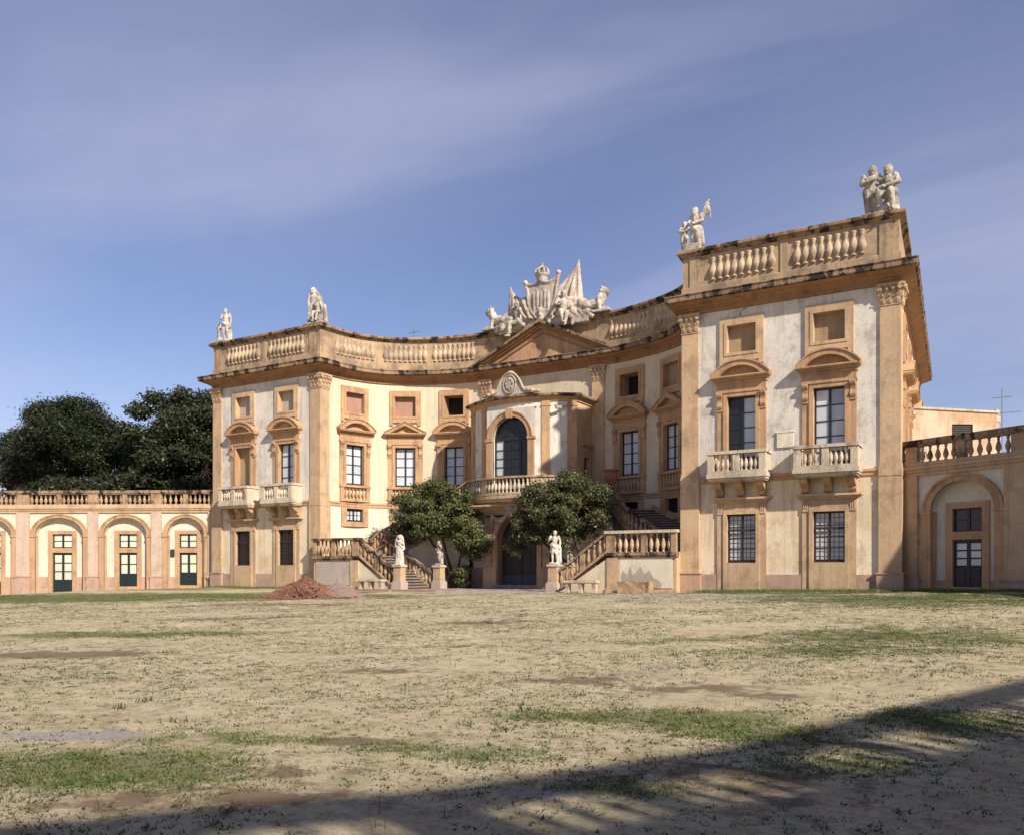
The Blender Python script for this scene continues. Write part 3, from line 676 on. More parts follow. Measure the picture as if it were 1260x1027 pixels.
# cartouche above
def outline_cart(k=1.0):
    h = [(1.55, 0), (1.30, .10), (1.02, .13), (0.86, .30), (0.74, .55), (0.60, .85), (0.42, 1.08), (0.20, 1.20), (0, 1.23)]
    r = [(x*k, z*k) for x, z in h]; return r+[(-x, z) for x, z in r[-2::-1]]
cx_, cz_ = 0.1, 11.14; oc = outline_cart()
ct = part('cartouche', MB().prism([(x+cx_, z+cz_) for x, z in oc], 42.98, 43.22), 'marble', villa)
m = MB(); m.tube([(x*1.0+cx_, 42.96, z+cz_+.02) for x, z in oc], 0.065, 6); part('scroll_edge', m, 'relief', ct, smooth=True)
m = MB(); m.ell((cx_, 42.98, cz_+.60), (.36, .09, .46)); m.tube([(cx_+.42*math.cos(a), 42.95, cz_+.60+.52*math.sin(a)) for a in np.linspace(0, 2*PI, 19)], .05, 6)
for a in np.linspace(0, 2*PI, 9): m.ell((cx_+.22*math.cos(a), 42.89, cz_+.62+.28*math.sin(a)), (.06, .04, .08))
part('oval_emblem', m, 'greyplaster', ct, smooth=True)
m = MB(); m.ell((cx_, 43.05, cz_+1.28), (.24, .14, .12)); m.ell((cx_-.2, 43.05, cz_+1.2), (.13, .1, .1)); m.ell((cx_+.2, 43.05, cz_+1.2), (.13, .1, .1))
part('crest', m, 'relief', ct, smooth=True)
for sx in (-1, 1):
    m = MB(); m.ell((cx_+sx*1.45, 43.0, cz_+.12), (.22, .14, .13)); m.ell((cx_+sx*1.75, 43.1, cz_+.07), (.25, .12, .09)); m.ell((cx_+sx*1.2, 43.0, cz_+.18), (.16, .12, .12)); part('scroll', m, 'relief', ct, smooth=True)
# balcony slab + balustrade
bq = [(x, bow(x, 42.82, 1.36)) for x in np.linspace(-BW-.1, BW+.1, 27)]
m = MB(); sweep(m, [(-BW-.1, 46.4)]+bq+[(BW+.1, 46.4)], [(-0.9, 4.86), (-.25, 4.86), (-.18, 4.95), (-.05, 5.0), (-.02, 5.10), (.10, 5.16), (.10, 5.30), (.06, 5.36), (-.9, 5.36)])
m.add([(x, y, 4.87) for x, y in bq]+[(BW+.1, 46.8, 4.87), (-BW-.1, 46.8, 4.87)], [tuple(range(len(bq)+2))])
m.add([(x, y, 5.34) for x, y in bq]+[(BW+.1, 46.8, 5.34), (-BW-.1, 46.8, 5.34)], [tuple(range(len(bq)+2))])
cbal = part('central_balcony', m, 'pil', villa)
m = MB(); sweep(m, bq, [(-.16, 6.28), (-.16, 6.40), (-.10, 6.43), (.10, 6.43), (.14, 6.40), (.14, 6.31), (.10, 6.28)]); part('handrail', m, 'rail', cbal)
m = MB(); sweep(m, bq, [(-.12, 5.362), (.10, 5.362), (.10, 5.50), (-.12, 5.50)]); part('balustrade_base', m, 'pil', cbal)
def onbow(x): y = bow(x, 42.82, 1.36); dx = 2*1.36*x/BW**2; return frame(x, y, math.atan2(dx, 1))
for a, b in ((-3.68, -3.3), (-1.95, -1.45), (1.45, 1.95), (1.96, 3.68)):
    xs = np.linspace(a, b, 5); mb = MB(); sweep(mb, [(x, bow(x, 42.82, 1.36)) for x in xs], [(-.10, 5.503), (.07, 5.503), (.07, 6.277), (-.10, 6.277)]); part('pier', mb, 'pil', cbal)
BAL_C = bal(0.772, 1.25, 10, 'baluster', 'stone')
for x in list(np.linspace(-1.28, 1.28, 11))+list(np.linspace(-3.1, -2.15, 5)): inst('baluster', BAL_C, cbal, frame(x, bow(x, 42.82, 1.36)) @ Matrix.Translation((0, 0, 5.503)))
# lower storey of the block and the portal
fy = 44.62
pieces('bay_wall', 'white', villa, [(-BW+.1, -2.15, fy, 46.8, -1.0, 4.86), (2.15, BW-.1, fy, 46.8, -1.0, 4.86)])
pieces('plinth', 'salmon', villa, [(-BW+.03, -2.15, fy-.12, 46.8, -1.0, 1.15), (2.15, BW-.03, fy-.12, 46.8, -1.0, 1.15)])
m = MB(); arch_plate(m, 0, 1.38, 1.38, 2.84, -2.2, 2.2, -0.5, 4.86, 44.0, 44.8)
portal = part('portal', m, 'trim', villa)
m = MB(); archivolt(m, 0, 1.38, 1.38, 2.84, .26, 43.92, 44.1); m.box(-1.66, -1.36, 43.92, 44.1, 0.1, 2.72); m.box(1.36, 1.66, 43.92, 44.1, 0.1, 2.72)
m.box(-1.72, -1.34, 43.88, 44.1, 2.723, 2.84); m.box(1.34, 1.72, 43.88, 44.1, 2.723, 2.84); part('archivolt', m, 'pil', portal)
for sx in (-1, 1):
    a, b = sorted((sx*1.40, sx*2.3)); m = MB().box(a, b, 43.86, 44.7, -0.5, 1.15); a, b = sorted((sx*1.78, sx*2.2)); m.box(a, b, 43.93, 44.2, 1.153, 4.0); part('portal_pier', m, 'pil', portal)
m = MB()   # corbelled mass under the balcony
for i in range(7):
    k = i/6; x = 2.15+.5*k; y = 44.0-1.0*k**2
    m.box(-x, x, y, 44.3, 4.30+.56*k-.1, 4.30+.56*k if i < 6 else 4.858)
part('corbel', m, 'pil', portal)
dz = MB(); dz.box(-1.4, 1.4, 44.62, 44.68, 0.1, 4.3); dl = part('portal_door', dz, 'door', portal)
# (panels of the two leaves belong to the portal)
for sx in (-1, 1):
    for c in range(2):
        for r, (z0, z1) in enumerate(((.85, 1.25), (1.4, 1.9), (2.05, 2.45), (2.55, 2.75))):
            x = sx*(.35+.58*c); part('door_panel', MB().box(x-.22, x+.22, 44.585, 44.625, z0, z1), 'iron', portal)
part('door_bar', MB().box(-1.4, 1.4, 44.57, 44.63, 2.82, 2.92).box(-.03, .03, 44.56, 44.63, .15, 2.83), 'door', portal)
pieces('kick_plate', 'bluesteel', portal, [(-1.34, -.04, 44.58, 44.625, .16, .68), (.04, 1.34, 44.58, 44.625, .16, .68)])
part('threshold', MB().box(-1.5, 1.5, 43.7, 44.7, -0.3, 0.14), 'step', portal)
# mask keystone with garlands
m = MB(); c = Vector((0, 43.45, 4.52))
m.ell(c, (.27, .25, .36)); m.ell(c+Vector((0, -.24, -.02)), (.06, .08, .11)); m.ell(c+Vector((-.10, -.2, .10)), (.06, .05, .04)); m.ell(c+Vector((.10, -.2, .10)), (.06, .05, .04))
m.ell(c+Vector((0, -.2, -.2)), (.11, .07, .05)); m.ell(c+Vector((0, -.16, -.3)), (.12, .1, .1))
for i in range(16):
    a = PI*i/15; m.ell(c+Vector((.33*math.cos(a), -.05, .10+.30*math.sin(a))), (.10, .13, .11))
part('mask_keystone', m, 'marble', portal, smooth=True)
for sx in (-1, 1):
    m = MB(); pts = [Vector((sx*(.3+1.35*k), 43.5+.35*k, 4.42-.42*math.sin(PI*k)-.15*k)) for k in np.linspace(0, 1, 12)]
    for i, p in enumerate(pts): m.ell(p, (.11, .10, .11+.05*math.sin(PI*i/11)))
    for k in range(6): m.ell((sx*1.68, 43.85, 4.3-.15*k), (.13-.012*k, .1, .11))
    part('garland', m, 'relief', portal, smooth=True)
part('sign', MB().box(1.78, 2.02, 43.9, 43.93, 1.78, 1.98), 'grey', portal)
sc_ = MB().box(-.07, .07, -.34, 0.0, -.07, .07).box(-.03, .03, -.1, .35, .03, .10).box(-.09, .09, -.4, -.34, .05, .09)
tag(part('security_camera', sc_, 'grey', None, frame(3.0, bow(3.0)-.38, R(-35), 10.28)), 'small grey security camera high on the central bay near its right corner', 'camera')

# ------------------------------------------------------------------ staircases
def run_pts(a, b, n): return [Vector(a).lerp(Vector(b), i/n) for i in range(n+1)]
def sloped_rail(parent, p, q, w, bal_mesh, nb, z_rail=0.95, mat='rail', mid=True, bh=0.78):
    """balustrade from point p to point q (floor heights), both Vectors"""
    d = (q-p); h = Vector((d.x, d.y, 0)); t = h.normalized(); nn = Vector((t.y, -t.x, 0))*w/2
    def beam(z0, z1, k, mt, nm):
        vs = []
        for P_ in (p, q):
            for s1 in (-1, 1):
                for z in (z0, z1): vs.append(P_+nn*s1*k+Vector((0, 0, z)))
        part(nm, MB().add(vs, [(0, 1, 3, 2), (4, 6, 7, 5), (0, 4, 5, 1), (2, 3, 7, 6), (1, 5, 7, 3), (0, 2, 6, 4)]), mt, parent)
    beam(z_rail-.02, z_rail+.12, 1.15, 'lip' if mat == 'rail' else mat, 'handrail'); beam(-.02, .12, 1.1, mat, 'balustrade_base')
    for i in range(nb):
        k = (i+.5)/nb
        P_ = p.lerp(q, k)
        if mid and i == nb//2:
            vs = MB().box(-.13, .13, -w*.42, w*.42, .08, z_rail-.02); part('pier', vs, mat, parent, frame(P_.x, P_.y, math.atan2(t.y, t.x), P_.z)); continue
        inst('baluster', bal_mesh, parent, Matrix.Translation((P_.x, P_.y, P_.z+.12)) @ Matrix.Scale((z_rail-.14)/bh, 4, (0, 0, 1)))
def staircase(sx, label):
    root = empty('garden_staircase', (sx*8, 40.5, 0), label, 'staircase', 'mirrored staircases beside the portal')
    X = lambda x: sx*x
    def bx(mb, a, b, *r): x0, x1 = sorted((X(a), X(b))); return mb.box(x0, x1, *r)
    y0, y1 = 39.12, 42.3; lz = 1.86; base = -.12
    # landing block (hollow box of walls) with front panel
    part('landing', bx(MB(), 8.0, 11.55, y0+.06, 43.4, -1.0, lz), 'pil', root)
    m = MB(); bx(m, 8.62, 11.35, y0+.03, y0+.1, .12, 1.58); part('wall_panel', m, 'white' if sx > 0 else 'greyplaster', root)
    m = MB(); bx(m, 7.98, 8.58, y0-.02, y0+.1, -1.0, lz-.28); bx(m, 7.92, 8.64, y0-.05, y0+.1, -1, .1); part('pier', m, 'pil', root)
    m = MB(); bx(m, 7.9, 11.6, y0-.08, y0+.3, lz-.16, lz-.02); bx(m, 7.95, 11.6, y0-.03, y0+.25, lz-.26, lz-.163); part('moulding', m, 'lip', root)
    # landing balustrade
    zr = lz
    part('handrail', bx(MB(), 7.86, 11.62, y0-.10, y0+.28, zr+.92, zr+1.06), 'lip' if sx < 0 else 'stone', root)
    for a, b in ((7.95, 8.42), (9.78, 10.08), (11.3, 11.55)): part('pier', bx(MB(), a, b, y0-.03, y0+.22, zr-.02, zr+.92), 'rail', root)
    for a, n in ((8.64, 4), (10.26, 4)):
        for i in range(n): inst('baluster', BAL_ST if sx < 0 else BAL_STR, root, Matrix.Translation((X(a+.31*i), y0+.1, zr)) @ Matrix.Scale(0.92/0.78, 4, (0, 0, 1)))
    # first flight: steps from x=5.2 (foot) to 8.0
    n = 12; rise = (lz-base)/n; tread = (8.0-4.95)/n
    for i in range(n):
        a = 4.95+tread*i
        zt = base+rise*(i+1); xe = 8.0 if i == n-1 else a+tread+.15
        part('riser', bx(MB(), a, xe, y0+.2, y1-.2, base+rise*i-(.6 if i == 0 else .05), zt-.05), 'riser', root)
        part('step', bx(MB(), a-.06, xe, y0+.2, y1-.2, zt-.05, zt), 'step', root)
    # string wall under the front balustrade, triangular
    tri = [(5.2, -.9), (8.0, -.9), (8.0, lz-.28), (5.2, -.2)]
    q = [(X(x), z) for x, z in tri]; q = q if sx > 0 else q[::-1]
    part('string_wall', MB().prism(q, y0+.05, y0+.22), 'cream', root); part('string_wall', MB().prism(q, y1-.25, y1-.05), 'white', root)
    # sloped balustrades
    sloped_rail(root, Vector((X(5.25), y0+.1, base+.02)), Vector((X(8.0), y0+.1, lz)), .26, BAL_ST, 9)
    sloped_rail(root, Vector((X(4.8), y1-.15, base+.02)), Vector((X(8.6), y1+.0, lz+.05)), .26, BAL_ST, 12)
    # pedestals
    for px, py, w in ((5.0, y0+.1, .25), (4.35, y1-.1, .25)):
        m = MB(); bx(m, px-w, px+w, py-w, py+w, -.05, 1.18); pd = part('pedestal', m, 'pil', root)
        part('pedestal_foot', bx(MB(), px-w-.09, px+w+.09, py-w-.09, py+w+.09, -.8, .30).box(*sorted((X(px-w-.05), X(px+w+.05))), py-w-.05, py+w+.05, .30, .38), 'kerb', pd)
        part('pedestal_cap', bx(MB(), px-w-.06, px+w+.06, py-w-.06, py+w+.06, 1.18, 1.29), 'stone', pd)
    # second flight: winding up along the curved wall to the half landing, then to the bay
    P = catmull([(9.6, 42.3), (8.8, 42.45), (7.6, 43.0), (6.7, 43.7), (6.1, 44.1)], 4); Q = catmull([(11.5, 41.2), (11.2, 42.6), (10.4, 44.2), (9.2, 45.3), (7.7, 46.0)], 4)
    k = len(P)-1; z0, z1 = lz, 4.4
    for i in range(k):
        zz = z0+(z1-z0)*(i+1)/k; vs = [(X(p.x), p.y, z) for z in (zz-.75 if i < 3 else zz-1.1, zz) for p in (P[i], Q[i], Q[i+1], P[i+1])]
        f = [(0, 1, 2, 3), (7, 6, 5, 4), (0, 4, 5, 1), (1, 5, 6, 2), (2, 6, 7, 3), (3, 7, 4, 0)]
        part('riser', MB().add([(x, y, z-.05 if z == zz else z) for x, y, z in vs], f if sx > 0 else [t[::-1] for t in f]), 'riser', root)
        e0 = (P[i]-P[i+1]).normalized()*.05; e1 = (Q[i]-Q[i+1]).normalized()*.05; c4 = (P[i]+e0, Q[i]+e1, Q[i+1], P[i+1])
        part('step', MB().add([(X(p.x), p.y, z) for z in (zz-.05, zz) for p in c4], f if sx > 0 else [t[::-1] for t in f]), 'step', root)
    # wall below the winding flight
    def wallstrip(pts, zt, nm, mat, th=.16):
        mb = MB(); vs = []; fs = []
        op = offset_path([Vector((X(p.x), p.y)) for p in pts], th*sx, False)
        for i, p in enumerate(pts): vs += [(X(p.x), p.y, -1), (X(p.x), p.y, zt[i]), (op[i].x, op[i].y, zt[i]), (op[i].x, op[i].y, -1)]
        for i in range(len(pts)-1):
            a = i*4; b = a+4; fs += [(a, b, b+1, a+1), (a+1, b+1, b+2, a+2), (a+2, b+2, b+3, a+3)]
        fs += [(0, 1, 2, 3), tuple(range(len(vs)-4, len(vs)))]
        part(nm, mb.add(vs, fs), mat, root)
    E_ = P+[Vector((5.5, 44.15)), Vector((4.6, 44.2)), Vector((3.65, 44.25))]
    ez = [z0+(z1-z0)*i/k for i in range(k+1)]+[4.42, 4.9, 5.42]
    wallstrip(E_, ez, 'flight_wall', 'white')
    # half landing and last flight
    m = MB(); poly = [(6.1, 44.1), (7.7, 46.0), (6.5, 46.4), (5.5, 46.6), (5.5, 44.15)]
    vs = [(X(x), y, z) for z in (3.6, 4.4) for x, y in poly]; nn = len(poly)
    fs = [tuple(range(nn)), tuple(range(2*nn-1, nn-1, -1))]+[(i, i+nn, (i+1) % nn+nn, (i+1) % nn) for i in range(nn)]
    part('half_landing', m.add(vs, fs), 'step', root)
    for i in range(6):
        a = 5.5-.31*i; zz = 4.4+(5.35-4.4)*(i+1)/6; part('step', bx(MB(), a-.33, a, 44.3, 46.8, zz-.5, zz), 'step', root)
    # balustrade following E_
    for i in range(0, len(E_)-1):
        p = Vector((X(E_[i].x), E_[i].y, ez[i])); q = Vector((X(E_[i+1].x), E_[i+1].y, ez[i+1]))
        nb = max(1, int((q-p).length/.26)); sloped_rail(root, p, q, .26, BAL_ST, nb, mid=False)
    part('pedestal', bx(MB(), 5.75, 6.2, 43.9, 44.3, 4.3, 5.42), 'rail', root)
    # skirting along the curved wall
    S_ = [Vector((q.x, q.y)) for q in Q]
    mb = MB(); sk = [(X(q.x-.05), q.y-.05) for q in S_]
    vs = []
    for i, (x, y) in enumerate(sk): zz = z0+(z1-z0)*i/k; vs += [(x, y, zz-.3), (x, y, zz+.34), (x+sx*.2, y+.1, zz+.34)]
    fs = [];
    for i in range(len(sk)-1): a = i*3; fs += [(a, a+3, a+4, a+1), (a+1, a+4, a+5, a+2)]
    part('skirting', mb.add(vs, fs), 'trim', root)
    return root
BAL_STR = bal(0.78, 1.15, 10, 'baluster', 'pil')
staircase(-1, 'curved stone staircase with grey plaster landing wall, rubble heap lying before it')
staircase(1, 'curved stone staircase with terracotta urn on its balustrade and a stone block before its landing')

# ------------------------------------------------------------------ arcade wings
LW_T = Vector((0.882, 0.471)); RW_T = Vector((0.882, -0.471))
def bay(root, M, c, ao, ai, x0, x1, gz, door_hw, door_z0, dark, rows):
    pm = 'pil' if dark else 'pink'
    zs = 3.42; b = 1.20; ntop = 4.95
    m = MB(); arch_plate(m, c, ai, b, zs, x0, x1, -1.6, ntop, 0.0, 0.42, 20, legs=False); part('spandrel', m, 'white', root, M)
    pieces('arch_pier', pm, root, [(x0, c-ai, 0.0, 0.42, -1.6, zs), (c+ai, x1, 0.0, 0.42, -1.6, zs)], M)
    m = MB(); n = 20; k = ao-ai
    for i in range(n):
        t0, t1 = PI*i/n, PI*(i+1)/n; P_ = lambda t, w: (c-(ai+w)*math.cos(t), zs+(b+w*.72)*math.sin(t))
        m.prism([P_(t0, 0), P_(t1, 0), P_(t1, k), P_(t0, k)], -0.06, 0.10); m.prism([P_(t0, k*.7), P_(t1, k*.7), P_(t1, k), P_(t0, k)], -0.10, -0.061)
    for sx in (-1, 1):
        a, d = sorted((c+sx*(ai-.03), c+sx*(ao+.05))); m.box(a, d, -0.10, 0.2, zs-.12, zs-.002); a, d = sorted((c+sx*ai, c+sx*ao)); m.box(a, d, -0.05, 0.1, -1.6, zs-.122)
    part('archivolt', m, 'trim', root, M)
    w = MB(); hw = door_hw
    w.box(c-ai-.1, c-hw-.3, 0.42, 0.6, .55, 4.8); w.box(c+hw+.3, c+ai+.1, 0.42, 0.6, .55, 4.8); w.box(c-hw-.3, c+hw+.3, 0.42, 0.6, 3.72, 4.8); part('niche_wall', w, 'white', root, M)
    pieces('plinth', 'salmon', root, [(c-ai-.1, c-hw-.3, 0.40, 0.6, -1.6, .55), (c+hw+.3, c+ai+.1, 0.40, 0.6, -1.6, .55)], M)
    w = MB(); Y0, Y1 = 0.36, 0.66; w.box(c-hw-.3, c-hw, Y0, Y1, -1.6, 3.75); w.box(c+hw, c+hw+.3, Y0, Y1, -1.6, 3.75); w.box(c-hw, c+hw, Y0, Y1, 3.5, 3.75); w.box(c-hw, c+hw, Y0, Y1, 2.22, 2.55); w.box(c-hw, c+hw, Y0-.1, Y1, -1.6, door_z0)
    fr_ = part('door_surround', w, 'trim', root, M)
    fm = 'green' if not dark else 'door'
    w = MB(); z0, z1 = door_z0, 2.22; y = .52
    w.box(c-hw, c-hw+.10, y-.04, y+.04, z0, z1); w.box(c+hw-.10, c+hw, y-.04, y+.04, z0, z1); w.box(c-.07, c+.07, y-.05, y+.04, z0, z1); w.box(c-hw, c+hw, y-.042, y+.038, z1-.12, z1)
    pz = z0+.85; w.box(c-hw+.1, c+hw-.1, y-.03, y+.03, z0, pz); 
    for s_ in (-1, 1):
        a, d = sorted((c+s_*.14, c+s_*(hw-.15))); w.box(a, d, y-.045, y-.03, z0+.15, pz-.12)
    ph_ = (z1-.12-pz)/rows
    for r in range(1, rows): w.box(c-hw+.1, c+hw-.1, y-.03, y+.03, pz+ph_*r-.03, pz+ph_*r+.03)
    dr_ = part('door', w, fm, root, M)
    for s_ in (-1, 1):
        for r in range(rows):
            a, d = sorted((c+s_*.075, c+s_*(hw-.105))); part('pane', MB().box(a, d, y-.005, y+.005, pz+ph_*r+.032, pz+ph_*(r+1)-.032), 'panecream' if not dark else 'pane', dr_)
    w = MB(); z0, z1 = 2.55, 3.5; w.box(c-hw, c-hw+.07, y-.04, y+.04, z0, z1); w.box(c+hw-.07, c+hw, y-.04, y+.04, z0, z1); w.box(c-.06, c+.06, y-.05, y+.04, z0, z1); w.box(c-hw, c+hw, y-.042, y+.038, z1-.07, z1); w.box(c-hw, c+hw, y-.042, y+.038, z0, z0+.07); w.box(c-hw, c+hw, y-.03, y+.03, 3.0, 3.05)
    tr = part('transom', w, fm, root, M)
    for s_ in (-1, 1):
        for a0, a1 in ((2.62, 3.0), (3.05, 3.43)):
            a, d = sorted((c+s_*.065, c+s_*(hw-.075))); part('pane', MB().box(a, d, y-.005, y+.005, a0, a1), 'dark' if dark else 'panecream', tr)
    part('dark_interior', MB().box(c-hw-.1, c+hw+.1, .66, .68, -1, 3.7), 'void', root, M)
def wing_rail(root, M, x0, x1, piers, mat='rail', nper=5, bm=None):
    m = MB(); m.box(x0, x1, -0.10, 0.5, 4.95, 5.10); m.box(x0, x1, -0.16, 0.5, 5.103, 5.22); m.box(x0, x1, -0.22, 0.5, 5.223, 5.34); m.box(x0, x1, -0.12, .3, 5.343, 5.52); part('entablature', m, 'pil', root, M)
    part('handrail', MB().box(x0, x1, -0.16, 0.24, 6.28, 6.47).box(x0, x1, -0.12, .2, 6.20, 6.278), 'lip', root, M)
    for a, b in piers: part('pier', MB().box(a, b, -0.10, 0.18, 5.523, 6.198), mat, root, M)
    ps = sorted(piers)
    for (a, b), (c, d) in zip(ps, ps[1:]):
        gap = c-b; n = max(1, int(round(gap/.345)))
        for i in range(n): inst('baluster', bm, root, M @ Matrix.Translation((b+gap*(i+.5)/n, 0.04, 5.523)) @ Matrix.Scale(.675/.70, 4, (0, 0, 1)))
BAL_L = bal(0.70, 1.15, 8, 'baluster', 'rail')
def pilaster_wing(root, M, a, b, mat='pil'):
    p = part('pilaster', MB().box(a, b, -0.12, 0.1, .6, 4.95), mat, root, M)
    part('pilaster_plinth', MB().box(a-.07, b+.07, -0.19, 0.1, -1.6, .52).box(a-.10, b+.10, -0.22, .1, .523, .62), 'salmon', p)
def seg_wing(root, pts, n0):
    """plain continuation of a wing beyond the frame"""
    for (a, b) in zip(pts, pts[1:]):
        a = Vector(a); b = Vector(b); t = (b-a); Lg = t.length; M = frame(a.x, a.y, math.atan2(t.y, t.x))
        part('wall', MB().box(0, Lg, 0, .6, -1.8, 4.95), 'pil', root, M)
        pilaster_wing(root, M, Lg/2-.4, Lg/2+.4)
        wing_rail(root, M, 0, Lg, [(0, .35), (Lg/2-.2, Lg/2+.2), (Lg-.35, Lg)], bm=BAL_L)
# left wing
P0 = Vector((-21.5, 40.4)); ML = frame(P0.x, P0.y, math.atan2(LW_T.y, LW_T.x))
lwing = empty('arcade_wing', (-28, 36.5, -.5), 'sunlit low arcade wing with dark green doors in arches, tall trees behind it', 'arcade wing')
bays = [(-2.2, 1.6, 1.28, -3.87, -.6, -.2, .62, -.02), (-6.42, 1.84, 1.5, -8.29, -4.57, -.4, .64, -.1), (-11.05, 2.04, 1.7, -13.1, -9.0, -.6, .70, -.52), (-16.1, 2.04, 1.7, -18.2, -14.04, -.8, .70, -.65)]
for i, (c, ao, ai, x0, x1, gz, hw, dz0) in enumerate(bays): bay(lwing, ML, c, ao, ai, x0, x1, gz, hw, dz0, False, 3 if i == 2 else 2)
for a, b in ((-.62, -.0), (-4.57, -3.87), (-9.0, -8.29), (-14.04, -13.1), (-19.1, -18.2)): pilaster_wing(lwing, ML, a, b, 'pink')
part('wall', MB().box(-19.2, 0.2, 0.9, 1.1, -1.8, 5.3), 'lower', lwing, ML)
part('terrace_floor', MB().box(-19.2, 0.2, 0.4, 6.0, 5.1, 5.3), 'step', lwing, ML)
wing_rail(lwing, ML, -19.2, .2, [(-.45, .15), (-2.35, -2.05), (-4.6, -3.85), (-6.57, -6.27), (-9.0, -8.3), (-11.2, -10.9), (-14.0, -13.15), (-16.25, -15.95), (-19.1, -18.3)], bm=BAL_L)
q0 = P0-LW_T*19.2
seg_wing(lwing, [q0-Vector((7.5, 6.0)), q0], 2)
tag(part('letter_box', MB().box(-.12, .12, -0.1, 0.0, 1.95, 2.45), 'iron', None, ML @ Matrix.Translation((-3.3, .42, 0))), 'small black box on the white wall beside the green door nearest the villa', 'letter box')
# right wing
P1 = Vector((21.5, 40.4)); MR = frame(P1.x, P1.y, math.atan2(RW_T.y, RW_T.x))
rwing = empty('arcade_wing', (24, 39, 0), 'shaded arcade wing with one dark glazed door, peach annexe and aerial behind it', 'arcade wing')
bay(rwing, MR, 2.33, 1.72, 1.33, .45, 4.08, .1, .62, .28, True, 3)
pilaster_wing(rwing, MR, -.25, .45); pilaster_wing(rwing, MR, 4.08, 5.0)
part('wall', MB().box(-.6, 5.2, 0.9, 1.1, -1.8, 5.3), 'lower', rwing, MR)
wing_rail(rwing, MR, -.6, 5.2, [(-.55, -.45), (-.1, .42), (2.15, 2.5), (4.35, 5.05)], bm=BAL_L)
part('terrace_floor', MB().box(-.6, 5.2, 0.4, 6.0, 5.1, 5.3), 'step', rwing, MR)
q1 = P1+RW_T*5.2
RPTS = [tuple(q1), (30.2, 34.4), (33.4, 29.6), (35.6, 24.4), (36.8, 19.0), (36.6, 13.8), (34.9, 8.9), (33.6, 5.4), (32.7, 3.0), (31.2, 0.4), (29.0, -2.2), (25.8, -5.0)]
seg_wing(rwing, RPTS, 3)

# annexe behind the right wing
an = empty('annexe_building', (22.6, 52, 5), 'low peach annexe behind the right wing with one shuttered window', 'building')
a0 = Vector((20.0, 50.0)); a1 = Vector((24.55, 52.6)); ta = (a1-a0).normalized(); Ma = frame(a0.x, a0.y, math.atan2(ta.y, ta.x)); La = (a1-a0).length
m = MB(); wall_grid(m, lambda x: (x, 0), 0, La, 0, 9.0, [(2.85, 3.95, 7.5, 8.75)], 9); m.prism([(0, 9.0), (La, 9.0), (La, 9.33), (0, 9.63)], 0, .3); m.box(0, La, .3, 5, 0, 9.0)
part('wall', m, 'annexe', an, Ma)
part('coping', MB().prism([(-.05, 9.62), (La+.1, 9.32), (La+.1, 9.42), (-.05, 9.74)], -.08, .4), 'stone', an, Ma)
sh_ = MB().box(2.83, 3.97, .12, .2, 7.45, 8.8)
for i in range(12): sh_.box(2.9, 3.9, .06, .12, 7.52+.1*i, 7.58+.1*i)
part('shutter', sh_, 'iron', an, Ma)
m = MB()
for i in range(9): m.box(La-.02, La+.12+.18*random.random(), .05, .5, 6.6+.33*i, 6.88+.33*i)
part('rough_quoin', m, 'stone', an, Ma)
def aerial(x, y, z0, z1, label, bars):
    r = empty('television_aerial', (x, y, z0), label, 'aerial')
    part('mast', MB().tube([(x, y, z0), (x, y, z1)], .028, 6), 'aerial', r)
    m = MB()
    for z, w in bars:
        m.tube([(x-w, y, z), (x+w, y, z)], .018, 5)
        for k in range(5): xx = x-w+2*w*k/4; m.tube([(xx, y-.25, z), (xx, y+.25, z)], .012, 4)
    part('aerial_bar', m, 'aerial', r)
aerial(24.7, 57.5, 6, 11.5, 'tall mast aerial with crossbars above the right wing', [(10.1, .9), (11.0, .45)])
aerial(-26.6+25.57-18.6, 60, 14, 22.0, 'thin roof aerial behind the concave parapet', [(21.6, .5)])
aerial(-28.0, 50, 14, 22.6, 'thin bare aerial above the left pavilion parapet', [(22.5, .12)]) if False else None

# ------------------------------------------------------------------ ground
def sst(a, b, x): t = np.clip((x-a)/(b-a), 0, 1); return t*t*(3-2*t)
BXP = ([-60, -36, -30, -25.6, -20, 0, 12, 20, 25, 60], [-1.0, -.86, -.58, -.40, -.13, -.24, -.06, 0.02, .14, .14])
def zg(x, y):
    x = np.asarray(x, float); y = np.asarray(y, float)
    base = np.interp(x, *BXP); return -.72+(base+.72)*sst(5, 36, y)
def vnoise(x, y, seed=0):
    xi = np.floor(x).astype(np.int64); yi = np.floor(y).astype(np.int64); fx = x-xi; fy = y-yi; fx = fx*fx*(3-2*fx); fy = fy*fy*(3-2*fy)
    def h(a, b):
        n = (a*374761393+b*668265263+seed*974711) & 0x7fffffff; n = ((n ^ (n >> 13))*1274126177) & 0x7fffffff; return ((n ^ (n >> 16)) & 0xffff)/65535.0
    return (h(xi, yi)*(1-fx)+h(xi+1, yi)*fx)*(1-fy)+(h(xi, yi+1)*(1-fx)+h(xi+1, yi+1)*fx)*fy
def fbm(x, y, s, o=4, seed=0):
    v = 0; a = 1; t = 0
    for i in range(o): v = v+a*vnoise(x*s+13.7*i, y*s+7.1*i, seed+i); t += a; a *= .55; s *= 2.1
    return v/t
def gmask(x, y, P):
    r = np.zeros_like(x)
    for cx, cy, ang, ra, rb, st in P:
        c, s = math.cos(ang), math.sin(ang); dx = x-cx; dy = y-cy; u = (dx*c+dy*s)/ra; v = (-dx*s+dy*c)/rb
        r = np.maximum(r, st*np.exp(-(u*u+v*v)*1.1))
    return r
YAW = R(30.5)
